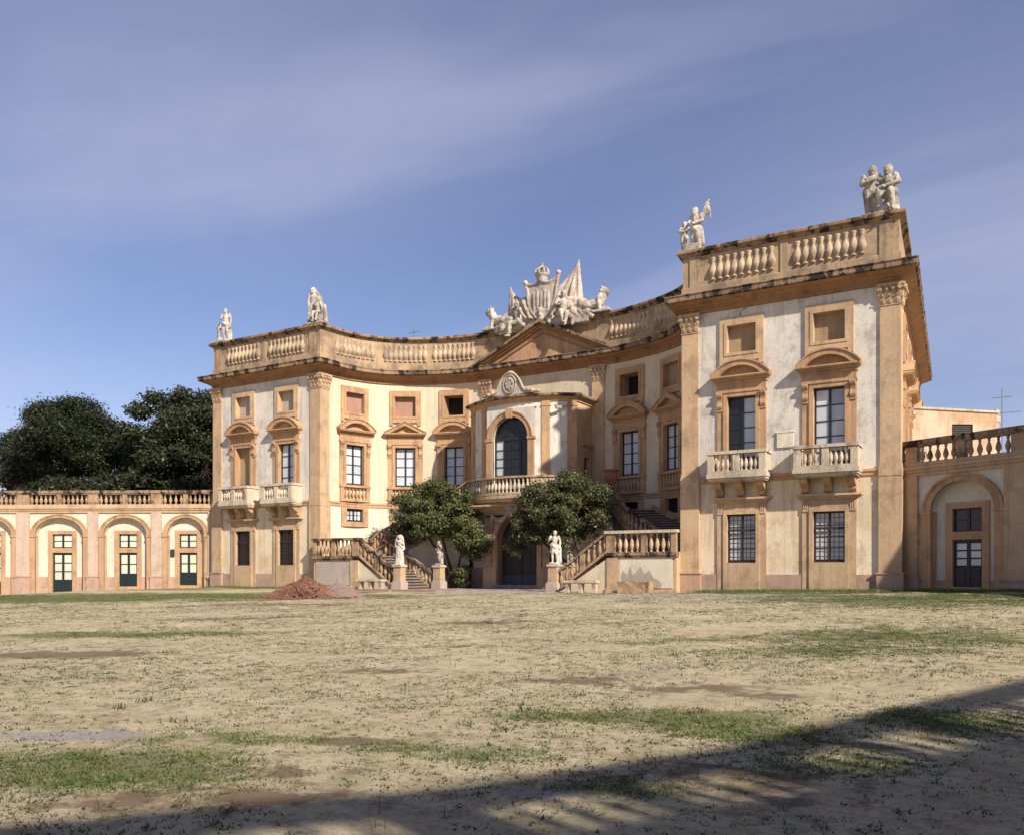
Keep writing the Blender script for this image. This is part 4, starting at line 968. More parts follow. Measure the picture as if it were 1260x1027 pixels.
GREEN = [(-12, 26, .5, 12, 4.5, 1.4), (-22, 34, .45, 9, 4, 1.3), (6.8, 13.2, .5, 4.5, .8, .8), (19.1, 4.4, .5, 1.1, .8, 1.3), (19.1, 5.9, .5, .9, .4, 1.0), (18.2, 4.3, .5, .8, .5, 1.0), (22.2, 8.9, .45, 1.5, .45, 1.4), (23.2, 8.75, .4, .8, .5, 1.3), (21.5, 6.4, .5, .8, .35, .7), (20.7, 6.3, .5, .5, .25, .8), (22.5, 31, -.2, 5, 4, 1.4), (17, 37, 0, 5, 1.0, 1.2), (24, 19, .2, 3, 2.2, .7), (23.1, 16, .3, 2, .8, .8), (24.8, 10, .2, 1, .6, .9), (24.2, 7.6, .3, .8, .5, .8), (20, 17, .4, 3, .9, .45), (23, 6, .3, .6, .3, .9), (7, 37, 0, 7, .5, .6)]
BROWN = [(17, 10.7, .5, 1.2, .35, 1.1), (20.1, 10.9, .45, 1.2, .35, 1.1), (21.8, 11.1, .4, 1.3, .45, 1.2), (23, 10.9, .3, .9, .35, 1.1), (9.6, 9.7, .5, 2.6, .5, 1.1), (20.9, 4.4, .5, .7, .25, 1.1), (20.4, 3.9, .5, .7, .3, 1.1), (20, 6.35, .5, .5, .2, 1.0), (5.4, 18.3, .5, 3.5, .8, .9), (13.5, 19.2, .5, 3.0, .7, .8), (20.6, 5.2, .5, .5, .2, 1), (23.6, 6.5, .3, 1.2, 1.0, .8), (24.3, 8.5, .3, .7, .3, .8), (0, 24, .5, 5, 1.2, .7), (16, 14, .5, 1.6, .4, .7)]
GREY = [(17.4, 5.25, .5, .75, .28, 1.2), (22.5, 5.6, .3, .35, .12, 1.0), (16, 33, .2, 6, 2.5, .9), (21, 29, .1, 3, 1.0, .8), (3, 33, .3, 7, 1.6, .6), (20.6, 12, .4, .7, .12, .8)]
def levels(x, y):
    n1 = fbm(x, y, .45, 5, 3); n2 = fbm(x, y, 1.7, 4, 11); n3 = fbm(x, y, .16, 3, 29)
    g = np.clip(gmask(x, y, GREEN)*1.25*(.25+1.2*n2)+.55*np.clip(n1-.52, 0, 1)*2+.10*n2-.12, 0, 1)
    b = np.clip(gmask(x, y, BROWN)*(.1+1.7*n2*n1*1.6)+np.clip(n3-.56, 0, 1)*2.6*n2-.05, 0, 1)
    k = np.clip(gmask(x, y, GREY)*(.3+1.3*n2)+.0, 0, 1)
    return g, b, k
def axis(lo, hi, core0, core1, step, grow=1.25):
    a = list(np.arange(core0, core1+1e-6, step)); s = step; x = core1
    while x < hi: s *= grow; x += s; a.append(x)
    s = step; x = core0
    while x > lo: s *= grow; x -= s; a.insert(0, x)
    return np.array(a)
gx = axis(-900, 900, -36, 30, .20); gy = axis(-600, 1100, -2, 40, .17)
GX, GY = np.meshgrid(gx, gy); nx, ny = len(gx), len(gy)
GZ = zg(GX, GY)+(fbm(GX, GY, .8, 4, 5)-.5)*.10*(1-sst(60, 120, np.abs(GY)+np.abs(GX)*.5))
inside = (np.abs(GX) < 21) & (GY > 39.0) & (GY < 64)
GZ = np.where(inside, np.minimum(GZ, -.3), GZ)
verts = np.stack([GX.ravel(), GY.ravel(), GZ.ravel()], 1)
idx = np.arange(nx*ny).reshape(ny, nx)
faces = np.stack([idx[:-1, :-1], idx[:-1, 1:], idx[1:, 1:], idx[1:, :-1]], -1).reshape(-1, 4)
def np_mesh(name, v, f, mat, smooth=False):
    me = bpy.data.meshes.new(name); me.vertices.add(len(v)); me.vertices.foreach_set('co', np.asarray(v, np.float32).ravel())
    k = f.shape[1]; me.loops.add(f.size); me.loops.foreach_set('vertex_index', f.astype(np.int32).ravel())
    me.polygons.add(len(f)); me.polygons.foreach_set('loop_start', np.arange(0, f.size, k, dtype=np.int32))
    if smooth: me.polygons.foreach_set('use_smooth', np.ones(len(f), bool))
    me.update(calc_edges=True); me.materials.append(MAT[mat] if isinstance(mat, str) else mat); return me
m, nt = new_mat('dry_sandy_ground')
def att(n): return N(nt, 'ShaderNodeAttribute', attribute_name=n).outputs['Fac']
col = mixc(nt, ramp(nt, noise_node(nt, s=.7, det=8, rough=.65), .35, .68), (0.55, 0.46, 0.30), (0.46, 0.375, 0.24))
col = mixc(nt, mul(nt, ramp(nt, noise_node(nt, s=3.1, det=8, rough=.72, off=4), .47, .62), .55), col, (0.235, 0.165, 0.11))
col = mixc(nt, mul(nt, ramp(nt, noise_node(nt, s=1.3, det=9, rough=.74, off=14), .53, .64), .6), col, (0.60, 0.52, 0.37))
def sharp(n, s, off, lo=.30, hi=.55):
    nn = noise_node(nt, s=s, det=8, rough=.7, off=off); a = N(nt, 'ShaderNodeMath', operation='MULTIPLY_ADD'); nt.links.new(att(n), a.inputs[0]); a.inputs[1].default_value = 1.0
    k = N(nt, 'ShaderNodeMath', operation='MULTIPLY_ADD'); nt.links.new(nn, k.inputs[0]); k.inputs[1].default_value = 2.4; k.inputs[2].default_value = -1.2; nt.links.new(k.outputs[0], a.inputs[2])
    return ramp(nt, a.outputs[0], lo, hi)
col = mixc(nt, mul(nt, ramp(nt, noise_node(nt, s=2.1, det=9, rough=.76, off=51), .50, .60), .42), col, (0.27, 0.27, 0.12))
col = mixc(nt, mul(nt, sharp('brown', 3.6, 6, .25, .6), .8), col, (0.155, 0.098, 0.062))
col = mixc(nt, mul(nt, sharp('grey', 4.5, 8, .3, .5), .85), col, (0.34, 0.30, 0.295))
col = mixc(nt, mul(nt, sharp('green', 6.5, 10, .25, .8), .75), col, (0.125, 0.135, 0.050))
col = mixc(nt, mul(nt, ramp(nt, noise_node(nt, s=19, det=5, rough=.75, off=2), .54, .66), .6), col, (0.15, 0.115, 0.065))
col = mixc(nt, mul(nt, ramp(nt, noise_node(nt, s=11, det=5, rough=.75, off=22), .57, .66), .5), col, (0.13, 0.125, 0.055))
finish(m, nt, col, .95, noise_node(nt, s=22, det=9, rough=.75), .03, 1.0, .1)
me = np_mesh('ground', verts, faces, m, True)
lg, lb, lk = levels(GX.ravel(), GY.ravel())
for n, a in (('green', lg), ('brown', lb), ('grey', lk)):
    at = me.attributes.new(n, 'FLOAT', 'POINT'); at.data.foreach_set('value', a.astype(np.float32))
tag(inst('ground', me), 'sandy trampled courtyard ground with sparse grass and bare brown patches', None, None, 'structure')

# grass: blades scattered where the ground is green, plus sparse tufts everywhere
def frustum_pts(n, dmin, dmax, power):
    u = np.random.rand(n); d = (dmin**power+(dmax**power-dmin**power)*u)**(1/power); a = (np.random.rand(n)-.5)*1.36
    r = a*d; X = EYE.x+r*math.cos(YAW)-d*math.sin(YAW); Y = r*math.sin(YAW)+d*math.cos(YAW); return X, Y, d
def blades(X, Y, D, hmin, hmax, nb, spread, wid, mat, name, label, lean=.7):
    n = len(X); k = n*nb; bx = np.repeat(X, nb)+(np.random.rand(k)-.5)*2*spread; by = np.repeat(Y, nb)+(np.random.rand(k)-.5)*2*spread
    bz = zg(bx, by)+(fbm(bx, by, .8, 4, 5)-.5)*.10-.01; h = hmin+(hmax-hmin)*np.random.rand(k)*np.repeat(.5+np.random.rand(n), nb); a = np.random.rand(k)*2*PI; l = h*lean*(.2+np.random.rand(k)); w = wid*(.6+.8*np.random.rand(k))
    t = a+PI/2+np.random.randn(k)*.5
    v = np.empty((k, 3, 3)); v[:, 0] = np.stack([bx-w*np.cos(t), by-w*np.sin(t), bz], 1); v[:, 1] = np.stack([bx+w*np.cos(t), by+w*np.sin(t), bz], 1); v[:, 2] = np.stack([bx+l*np.cos(a), by+l*np.sin(a), bz+h], 1)
    f = np.arange(k*3).reshape(k, 3); me = np_mesh(name, v.reshape(-1, 3), f, mat)
    at = me.attributes.new('tint', 'FLOAT', 'POINT'); at.data.foreach_set('value', np.repeat(np.random.rand(k), 3).astype(np.float32))
    return tag(inst(name, me), label, None, None, 'stuff')
def keep(X, Y, D):
    ok = (Y < 39.3) & (Y > 3) & ~((np.abs(X) < 6.6) & (Y > 37.3)) & ~((np.abs(X) > 7.5) & (np.abs(X) < 12) & (Y > 38.8))
    wl_ = P0.y-(P0.x-X)*.534-.25; ok &= ~((X < P0.x) & (Y > wl_)); wr_ = P1.y-(X-P1.x)*.534-.25; ok &= ~((X > P1.x) & (Y > wr_))
    return ok
X, Y, D = frustum_pts(200000, 4.6, 46, 1.35); ok = keep(X, Y, D); X, Y, D = X[ok], Y[ok], D[ok]
g, b, k = levels(X, Y); pr = np.clip((g-.12)*2.8, 0, 1)*(1-.7*b)*(1-.8*k)*np.clip(fbm(X, Y, 2.3, 3, 61)*3.6-1.1, .05, 1); ok = np.random.rand(len(X)) < pr
blades(X[ok], Y[ok], D[ok], .014, .042, 6, .085, .0085, 'grass', 'grass', 'short green grass growing in patches on the sandy courtyard', 1.0)
X, Y, D = frustum_pts(190000, 4.6, 44, 1.4); ok = keep(X, Y, D); X, Y, D = X[ok], Y[ok], D[ok]
g, b, k = levels(X, Y); pr = (.46+.9*g)*(1-.75*b)*(1-.75*k)*np.clip(fbm(X, Y, .5, 4, 77)*4.4-1.35, 0, 1); ok = np.random.rand(len(X)) < pr
blades(X[ok], Y[ok], D[ok], .010, .032, 6, .040, .0115, 'weed', 'grass', 'small dark green tufts scattered over the sandy courtyard', 1.7)
X, Y, D = frustum_pts(900, 5, 34, 1.5); ok = keep(X, Y, D); X, Y, D = X[ok], Y[ok], D[ok]; n5 = fbm(X, Y, .35, 3, 55); ok = (n5 > .52) & (np.random.rand(len(X)) < .40)
blades(X[ok], Y[ok], D[ok], .02, .085, 22, .10, .009, 'weed', 'weeds', 'taller dark green weeds standing in the dry grass', 1.0)
X, Y, D = frustum_pts(220, 5, 30, 1.4); ok = keep(X, Y, D) & (fbm(X, Y, .3, 3, 91) > .52); X, Y, D = X[ok], Y[ok], D[ok]
blades(X, Y, D, .06, .20, 4, .07, .0035, 'dry', 'weeds', 'thin dry brown stems sticking up from the ground', .35)
# grass growing along the wall feet
X = np.concatenate([np.random.uniform(12.6, 21, 2600), np.random.uniform(-21, -12.6, 1200)]); Y = 39.5-np.abs(np.random.randn(len(X)))*.5; 
t = np.random.uniform(0, 5, 1400); X2 = P1.x+RW_T.x*t+RW_T.y*.3*(1+np.abs(np.random.randn(1400))*2.0)*.5; Y2 = P1.y+RW_T.y*t-.35-np.abs(np.random.randn(1400))*.5
X = np.concatenate([X, X2]); Y = np.concatenate([Y, Y2])
blades(X, Y, X, .05, .17, 5, .12, .012, 'grass', 'grass', 'longer grass growing along the foot of the walls')

# small stones
m = MB()
X, Y, D = frustum_pts(500, 5, 36, 1.3)
ok = keep(X, Y, D)
for x, y in zip(X[ok], Y[ok]):
    r = random.uniform(.006, .020); m.ell((x, y, float(zg(x, y))+(float(fbm(np.array([x]), np.array([y]), .8, 4, 5)[0])-.5)*.10+r*.2), (r*1.3, r, r*.7), None, 5, 3)
tag(part('pebbles', m, 'step', None), 'small pale pebbles scattered over the courtyard', None, None, 'stuff')

# ------------------------------------------------------------------ paved terrace before the portal
base_ = MB().box(-7.6, 12.2, 37.35, 39.3, -1.0, -.16) ; base_.box(-5.2, 5.2, 39.3, 46.0, -1.0, -.16)
ter = tag(part('terrace', base_, 'kerb', None), 'paved terrace of chequered tiles before the portal', None, None, 'structure')
TL = {k: MB().box(-.245, .245, -.245, .245, -.03, .03).mesh('tile', k) for k in ('tile_a', 'tile_b')}
nt_ = 0
for j in range(13):
    for i in range(22):
        x = -5.25+.5*i; y = 37.95+.5*j
        if y > 43.6 and abs(x) > 1.3: continue
        inst('tile', TL['tile_a' if (i+j) % 2 else 'tile_b'], ter, Matrix.Translation((x, y, -.145+random.uniform(-.006, .006)+.03*(y-38)/6)))
for i in range(9):
    x0 = -7.6+2.2*i; part('kerb_stone', MB().box(x0+.01, x0+2.19, 37.32, 37.69, -.8, -.10+random.uniform(-.015, .01)), 'kerb', ter)

# ------------------------------------------------------------------ benches, block, heap, planks, urn
def bench(x0, x1, y, label):
    r = empty('stone_bench', ((x0+x1)/2, y, -.1), label, 'bench', 'stone benches under the stairs')
    part('seat', MB().box(x0, x1, y-.24, y+.24, .36, .48).box(x0+.04, x1-.04, y-.2, y+.2, .32, .358), 'stone', r)
    for x in (x0+.16, (x0+x1)/2, x1-.16):
        part('leg', MB().prism_x([(y-.19, -.3), (y+.19, -.3), (y+.14, .05), (y+.2, .317), (y-.2, .317), (y-.13, .05)], x-.09, x+.09), 'kerb', r)
bench(-7.45, -5.62, 38.55, 'stone bench under the stairs beside the timber planks')
bench(5.95, 7.75, 38.55, 'stone bench under the stairs beside the rough masonry block')
m = MB(); bx0, bx1 = 8.95, 10.55
nxx, nzz = 10, 6
def rough_box(x0, x1, y0, y1, z0, z1, amp, nseg=8, seed=0):
    import bmesh
    bm = bmesh.new(); bmesh.ops.create_cube(bm, size=1.0); bmesh.ops.subdivide_edges(bm, edges=bm.edges[:], cuts=nseg, use_grid_fill=True)
    for v in bm.verts:
        p = Vector((x0+(v.co.x+.5)*(x1-x0), y0+(v.co.y+.5)*(y1-y0), z0+(v.co.z+.5)*(z1-z0)))
        n = mnoise.noise_vector(p*2.2+Vector((seed, 0, 0)))+mnoise.noise_vector(p*6+Vector((seed, 3, 0)))*.5; v.co = p+n*amp
    me = bpy.data.meshes.new('rough'); bm.to_mesh(me); bm.free(); return me
me = rough_box(bx0, bx1, 38.15, 38.8, -.6, .42, .05); me.materials.append(MAT['rail']); tag(inst('stone_block', me), 'rough brownish masonry block before the peeling white landing wall', 'stone block')
# bare grey patch where the plaster has fallen off the landing wall behind it
rr = random.Random(12)
pk = [(8.72, .14), (10.75, .14), (10.9, .32), (10.62, .52), (10.38, .62), (10.2, .98), (9.98, .80), (9.78, 1.12), (9.52, .84), (9.34, .74), (9.22, 1.22), (9.02, .78), (8.86, .92), (8.72, .7)]
m = MB().prism([(x+rr.uniform(-.04, .04), z+rr.uniform(-.04, .04)) for x, z in pk], 39.144, 39.16); part('bare_patch', m, 'greyplaster', bpy.data.objects['garden_staircase.001'])
# heap
hc = (-3.0, 29.6)
heap = empty('rubble_heap', (hc[0], hc[1], -.4), 'heap of red brick rubble and paler gravel lying before the stone staircase', 'rubble heap')
def heap_mesh(cx, cy, rx, ry, h, name, mat, seed):
    n = 60; v = []; f = []
    for j in range(n+1):
        for i in range(n+1):
            u = -1+2*i/n; w = -1+2*j/n; r = math.hypot(u, w); a = math.atan2(w, u)
            k = max(0, 1-r/(.86+.14*math.sin(3*a+seed))); x = cx+u*rx; y = cy+w*ry
            z = float(zg(x, y))-.05+h*(k**.85)+(.10*mnoise.noise(Vector((x*1.6, y*1.6, seed)))+.09*mnoise.noise(Vector((x*6, y*6, seed)))+.05*mnoise.noise(Vector((x*15, y*15, seed))))*min(1, k*5)
            v.append((x, y, z-(.1 if k == 0 else 0)))
    for j in range(n):
        for i in range(n): a = j*(n+1)+i; f.append((a, a+1, a+n+2, a+n+1))
    return part(name, MB().add(v, f), mat, heap)
heap_mesh(hc[0]-.15, hc[1], 2.25, 1.8, .86, 'rubble_mound', 'rubble', 1.0); heap_mesh(hc[0]+1.1, hc[1]+.9, 1.7, 1.5, .72, 'gravel_mound', 'gravelheap', 4.0)
m = MB()
for i in range(1500):
    a = random.random()*2*PI; r = random.random()**.6*1.22; x = hc[0]-.1+math.cos(a)*r*2.2; y = hc[1]+.1+math.sin(a)*r*1.8; k = max(0, 1-r*1.12)
    s_ = random.uniform(.03, .10)*max(.5, 1.2-.5*r); z = float(zg(x, y))+.83*k**.9+.02
    rot = Matrix.Rotation(random.random()*6, 3, 'X') @ Matrix.Rotation(random.random()*6, 3, 'Z'); b_ = MB().box(-s_, s_, -s_*.7, s_*.7, -s_*.5, s_*.5)
    m.add([rot @ Vector(p)+Vector((x, y, z)) for p in b_.v], b_.f)
st_ = part('rubble_stones', m, 'rubble', heap); st_['kind'] = 'stuff'
for i, (x0, y0, x1, y1, w, label) in enumerate(((-7.9, 36.9, -.6, 36.75, .16, 'long pale timber plank lying along the terrace edge'), (-7.2, 36.55, -3.4, 36.35, .13, 'short timber plank lying on the ground beside the rubble heap'))):
    d = Vector((x1-x0, y1-y0)); M = frame(x0, y0, math.atan2(d.y, d.x), float(zg(x0, y0))+.06); tag(part('timber_plank', MB().box(0, d.length, -w, w, 0, .09), 'plank', None, M), label, 'plank')
m = MB().lathe([(.16, 0), (.20, .03), (.20, .08), (.09, .14), (.07, .22), (.10, .28), (.27, .42), (.36, .62), (.38, .85), (.33, .95), (.30, 1.0), (.44, 1.08), (.46, 1.14), (.38, 1.16), (.30, 1.08)], 20)
urn = empty('urn', (6.0, 44.1, 5.42), 'terracotta urn standing on the curved staircase balustrade near the bay', 'urn')
part('bowl', m, 'terracotta', urn, frame(6.0, 44.1, 0, 5.42), True)
part('foot', MB().box(-.2, .2, -.2, .2, -.02, .06), 'marble', urn, frame(6.0, 44.1, 0, 5.40))

# ------------------------------------------------------------------ sculpture
BASEJ = dict(pelvis=(0, 0, .53), chest=(.01, 0, .72), neck=(.01, 0, .83), head=(.015, -.015, .915), hipL=(-.055, 0, .51), hipR=(.055, 0, .51),
             kneeL=(-.06, -.03, .28), kneeR=(.075, -.06, .28), ankL=(-.06, 0, .045), ankR=(.085, .02, .045), shL=(-.12, 0, .80), shR=(.13, 0, .80),
             elL=(-.17, .02, .64), elR=(.18, .01, .65), wrL=(-.15, -.08, .53), wrR=(.13, -.10, .72))
def human(mb, o, H, rz=0, J=None, fat=1.0, hs=1.0, hair=True, child=False):
    j = dict(BASEJ)
    if J: j.update(J)
    M = Matrix.Translation(o) @ Matrix.Rotation(rz, 4, 'Z') @ Matrix.Scale(H, 4)
    k = MB(); V = {a: Vector(b) for a, b in j.items()}; f = fat
    k.cap(V['pelvis'], V['chest'], .075*f, .085*f, 10); k.ell(V['chest']+Vector((0, 0, .02)), (.115*f, .07*f, .085)); k.ell(V['pelvis'], (.092*f, .075*f, .07)); k.ell((V['pelvis']+V['chest'])/2+Vector((0, -.02, 0)), (.078*f, .066*f, .08))
    k.cap(V['chest'], V['neck'], .05, .033*f); k.cap(V['neck'], V['head'], .034*f, .034*f)
    hd = V['head']; k.ell(hd, (.056*hs, .066*hs, .075*hs), None, 12, 9); k.ell(hd+Vector((0, -.066*hs, -.008)), (.012, .016, .018)); k.ell(hd+Vector((0, -.05*hs, -.05*hs)), (.026, .02, .018)); k.ell(hd+Vector((0, -.052*hs, .025)), (.04*hs, .016, .012))
    k.ell(hd+Vector((-.056*hs, 0, -.005)), (.010, .016, .022)); k.ell(hd+Vector((.056*hs, 0, -.005)), (.010, .016, .022))
    if hair:
        rr = random.Random(int(o[0]*100))
        for i in range(26):
            a = rr.random()*2*PI; t = rr.random()*1.25; p = Vector((math.sin(t)*math.cos(a)*.058*hs, math.sin(t)*math.sin(a)*.066*hs+.012, math.cos(t)*.076*hs)); k.ell(hd+p, (.018*hs, .018*hs, .016*hs), None, 6, 4)
    for s_ in 'LR':
        k.cap(V['hip'+s_], V['knee'+s_], .072*f, .048*f); k.cap(V['knee'+s_], V['ank'+s_], .050*f, .030*f); sh = V['knee'+s_].lerp(V['ank'+s_], .33); k.ell(sh+Vector((0, .012, 0)), (.043*f, .045*f, .07))
        a = V['ank'+s_]; k.cap(a+Vector((0, .02, -.02)), a+Vector((0, -.085, -.03)), .026, .022)
        for t in range(5): k.cap(a+Vector(((t-2)*.012, -.085, -.032)), a+Vector(((t-2)*.014, -.115, -.034)), .011, .009, 5)
        k.ell(V['sh'+s_], (.044*f,)*3); k.cap(V['sh'+s_], V['el'+s_], .041*f, .033*f); k.cap(V['el'+s_], V['wr'+s_], .034*f, .022*f)
        d = (V['wr'+s_]-V['el'+s_]).normalized(); w = V['wr'+s_]; sd = d.cross(Vector((0, -1, .3)));  sd = sd.normalized() if sd.length > .1 else Vector((1, 0, 0)); pn = d.cross(sd)
        k.cap(w, w+d*.045, .024, .026)
        for t in range(4):
            r = w+d*.055+sd*((t-1.5)*.014); l = (.036, .044, .042, .032)[t]; k.cap(r, r+d*l*.6-pn*.006, .0085, .008, 5); k.cap(r+d*l*.6-pn*.006, r+d*l-pn*.02, .008, .0065, 5)
        r = w+d*.02-sd*.024; k.cap(r, r+d*.03-sd*.02, .010, .009, 5); k.cap(r+d*.03-sd*.02, r+d*.05-sd*.014, .009, .007, 5)
    k.xf(M); mb.add(k.v, k.f); return M, V
def drape(mb, M, pts, rs):
    p = [M @ Vector(q) for q in pts]; s = M.to_scale().x
    for a, b, r0, r1 in zip(p, p[1:], rs, rs[1:]): mb.cap(a, b, r0*s, r1*s, 7)
def sculpt(name, mb, mat, vox, parent=None, bump=.045):
    o = part(name, mb, mat, parent, None, True)
    r = o.modifiers.new('fuse', 'REMESH'); r.mode = 'VOXEL'; r.voxel_size = vox; r.use_smooth_shade = True
    tx = bpy.data.textures.new('chisel', 'CLOUDS'); tx.noise_scale = .11; tx.noise_depth = 3; d = o.modifiers.new('wear', 'DISPLACE'); d.texture = tx; d.strength = bump; d.texture_coords = 'GLOBAL'
    return o
def skirt(mb, M, c, z0, z1, r0, r1, n=11, seed=0, a0=0, a1=2*PI):
    rr = random.Random(seed)
    for i in range(n):
        a = a0+(a1-a0)*i/n+rr.random()*.2; top = Vector((c[0]+r1*math.cos(a), c[1]+r1*.8*math.sin(a), z1)); bot = Vector((c[0]+r0*(1+.15*rr.random())*math.cos(a+.1), c[1]+r0*.8*math.sin(a+.1), z0+.03*rr.random()))
        drape(mb, M, [top, top.lerp(bot, .5)+Vector((.01*rr.random(), 0, 0)), bot], [.026, .034, .028])
# ---- statues on the stair pedestals
def statue_tag(o, label, group): return tag(o, label, 'statue', group)
SG = 'white marble statues on the stair pedestals'; RG = 'marble figure groups on the pavilion parapets'
m = MB(); o = (-5.0, 39.22, 1.29); m.box(o[0]-.23, o[0]+.23, o[1]-.22, o[1]+.22, 1.285, 1.38)
M, V = human(m, (o[0], o[1], 1.37), 1.66, R(12), dict(elR=(.16, -.02, .66), wrR=(.06, -.11, .74), wrL=(-.11, -.09, .60)))
skirt(m, M, (0, 0), .03, .60, .125, .09, 13, 1); drape(m, M, [(-.12, .02, .82), (.0, -.09, .70), (.12, -.06, .56)], [.03, .034, .035]); drape(m, M, [(-.07, .03, .95), (-.1, .05, .82), (-.12, .05, .5), (-.1, .04, .1)], [.04, .05, .05, .05]); drape(m, M, [(.07, .03, .95), (.1, .05, .82), (.13, .05, .5)], [.04, .045, .05])
statue_tag(sculpt('statue', m, 'marble2', .021), 'white veiled robed statue on the front pedestal of the staircase behind the rubble heap', SG)
m = MB(); o = (-4.35, 42.2, 1.29); m.box(o[0]-.23, o[0]+.23, o[1]-.22, o[1]+.22, 1.285, 1.37)
M, V = human(m, (o[0], o[1], 1.36), 1.42, R(-25), dict(wrL=(-.05, -.12, .62), elR=(.2, 0, .68), wrR=(.12, -.08, .82), head=(.04, -.03, .90)))
drape(m, M, [(-.1, 0, .58), (0, -.09, .50), (.1, -.03, .44), (.14, .05, .2), (.13, .05, .05)], [.04, .045, .05, .06, .07]); drape(m, M, [(.13, .06, .05), (.13, .06, .45)], [.08, .06])
statue_tag(sculpt('statue', m, 'marble', .022), 'stained stone figure on the inner pedestal in front of the rounded tree', SG)
m = MB(); o = (5.0, 39.22, 1.29); m.box(o[0]-.23, o[0]+.23, o[1]-.22, o[1]+.22, 1.285, 1.38)
M, V = human(m, (o[0], o[1], 1.37), 1.66, R(20), dict(elL=(-.17, -.02, .68), wrL=(-.06, -.10, .76), elR=(.17, .03, .64), wrR=(.17, -.03, .50), kneeR=(.08, -.07, .27)))
drape(m, M, [(.13, .02, .80), (.0, -.08, .66), (-.1, -.05, .56)], [.03, .03, .03]); drape(m, M, [(-.11, 0, .55), (0, -.085, .5), (.1, -.05, .48), (.17, .02, .46), (.17, .03, .05)], [.045, .05, .05, .045, .05]); skirt(m, M, (0.01, .01), .30, .55, .12, .095, 9, 4, 0, PI*1.9)
drape(m, M, [(.15, .07, .03), (.14, .07, .4)], [.075, .05])
statue_tag(sculpt('statue', m, 'marble2', .021), 'white half draped statue on the front pedestal of the staircase with the urn', SG)
m = MB(); o = (4.35, 42.2, 1.29); m.box(o[0]-.23, o[0]+.23, o[1]-.22, o[1]+.22, 1.285, 1.37)
M, V = human(m, (o[0], o[1], 1.36), 1.30, R(15), dict(elL=(-.17, -.02, .68), wrL=(-.05, -.12, .72), elR=(.18, 0, .66), wrR=(.15, -.06, .52)), hs=1.15)
drape(m, M, [(.12, .06, .03), (.13, .06, .42), (.1, .0, .55), (0, -.08, .5)], [.08, .06, .05, .04])
statue_tag(sculpt('statue', m, 'marble', .022), 'smaller stone statue on the inner pedestal, partly hidden behind the balustrade with the urn', SG)
# ---- parapet groups
TZ = 16.20; FY = PY+.1
def plinth(mb, x, y, w, d, h): mb.box(x-w, x+w, y-d, y+d, TZ-.01, TZ+h)
SEAT = dict(pelvis=(0, .03, .30), chest=(0, 0, .50), neck=(0, -.01, .61), head=(.0, -.03, .70), hipL=(-.06, .02, .29), hipR=(.06, .02, .29), kneeL=(-.10, -.19, .30), kneeR=(.10, -.20, .29), ankL=(-.09, -.15, .05), ankR=(.12, -.17, .05), shL=(-.12, 0, .58), shR=(.12, 0, .58), elL=(-.18, -.02, .44), elR=(.18, -.02, .44), wrL=(-.13, -.14, .38), wrR=(.12, -.14, .38))
# far left: standing figure with a small child at its left
m = MB(); x = -20.35; plinth(m, x-.1, FY, .62, .35, .14)
M, V = human(m, (x+.18, FY, TZ+.12), 2.15, R(15), dict(wrL=(-.12, -.1, .66), elL=(-.18, -.01, .68), wrR=(.16, -.02, .46), elR=(.17, .02, .63), head=(-.005, -.02, .915)))
drape(m, M, [(-.1, 0, .56), (0, -.09, .5), (.11, 0, .46), (.13, .06, .2), (.12, .05, .04)], [.05, .05, .05, .06, .07])
human(m, (x-.42, FY-.05, TZ+.12), 1.25, R(-15), dict(wrR=(.18, -.02, .80), elR=(.2, -.02, .7), elL=(-.2, -.05, .72), wrL=(-.17, -.1, .86)), fat=1.2, hs=1.4)
m.ell((x-.35, FY, TZ+.2), (.35, .28, .2))
statue_tag(sculpt('statue', m, 'marble', .027), 'marble figure with a child on the outer left corner of the left pavilion parapet', RG)
# left inner: veiled woman seated with a child
m = MB(); x = -12.2; plinth(m, x+.1, FY, .75, .38, .10)
M, V = human(m, (x-.15, FY+.1, TZ+.05), 2.35, R(20), {**BASEJ, 'head': (-.04, -.03, .90), 'kneeL': (-.1, -.06, .28), 'elR': (.2, -.04, .66), 'wrR': (.22, -.12, .55), 'wrL': (-.13, -.03, .44)})
skirt(m, M, (0, 0), .03, .55, .16, .09, 12, 8); drape(m, M, [(-.03, .03, .97), (.05, .05, .86), (.16, .06, .72), (.20, .06, .5)], [.055, .06, .06, .06])
human(m, (x+.42, FY-.18, TZ+.1), 1.70, R(-10), {**SEAT, 'pelvis': (0, .03, .38), 'hipL': (-.06, .02, .37), 'hipR': (.06, .02, .37), 'chest': (0, 0, .6), 'neck': (0, 0, .72), 'head': (.02, -.03, .82), 'shL': (-.12, 0, .69), 'shR': (.12, 0, .69), 'elR': (.21, .02, .55), 'wrR': (.24, .02, .40), 'elL': (-.17, -.06, .56), 'wrL': (-.06, -.12, .60), 'kneeL': (-.09, -.17, .33), 'kneeR': (.12, -.14, .32)}, fat=1.15, hs=1.3)
m.ell((x+.45, FY+.05, TZ+.38), (.42, .3, .36)); drape(m, Matrix.Translation((x+.8, FY, TZ)), [(0, 0, 1.1), (.1, 0, .6), (.12, -.05, .1)], [.1, .13, .16])
statue_tag(sculpt('statue', m, 'marble', .027), 'marble veiled woman beside a seated child, inner corner of the left pavilion parapet', RG)
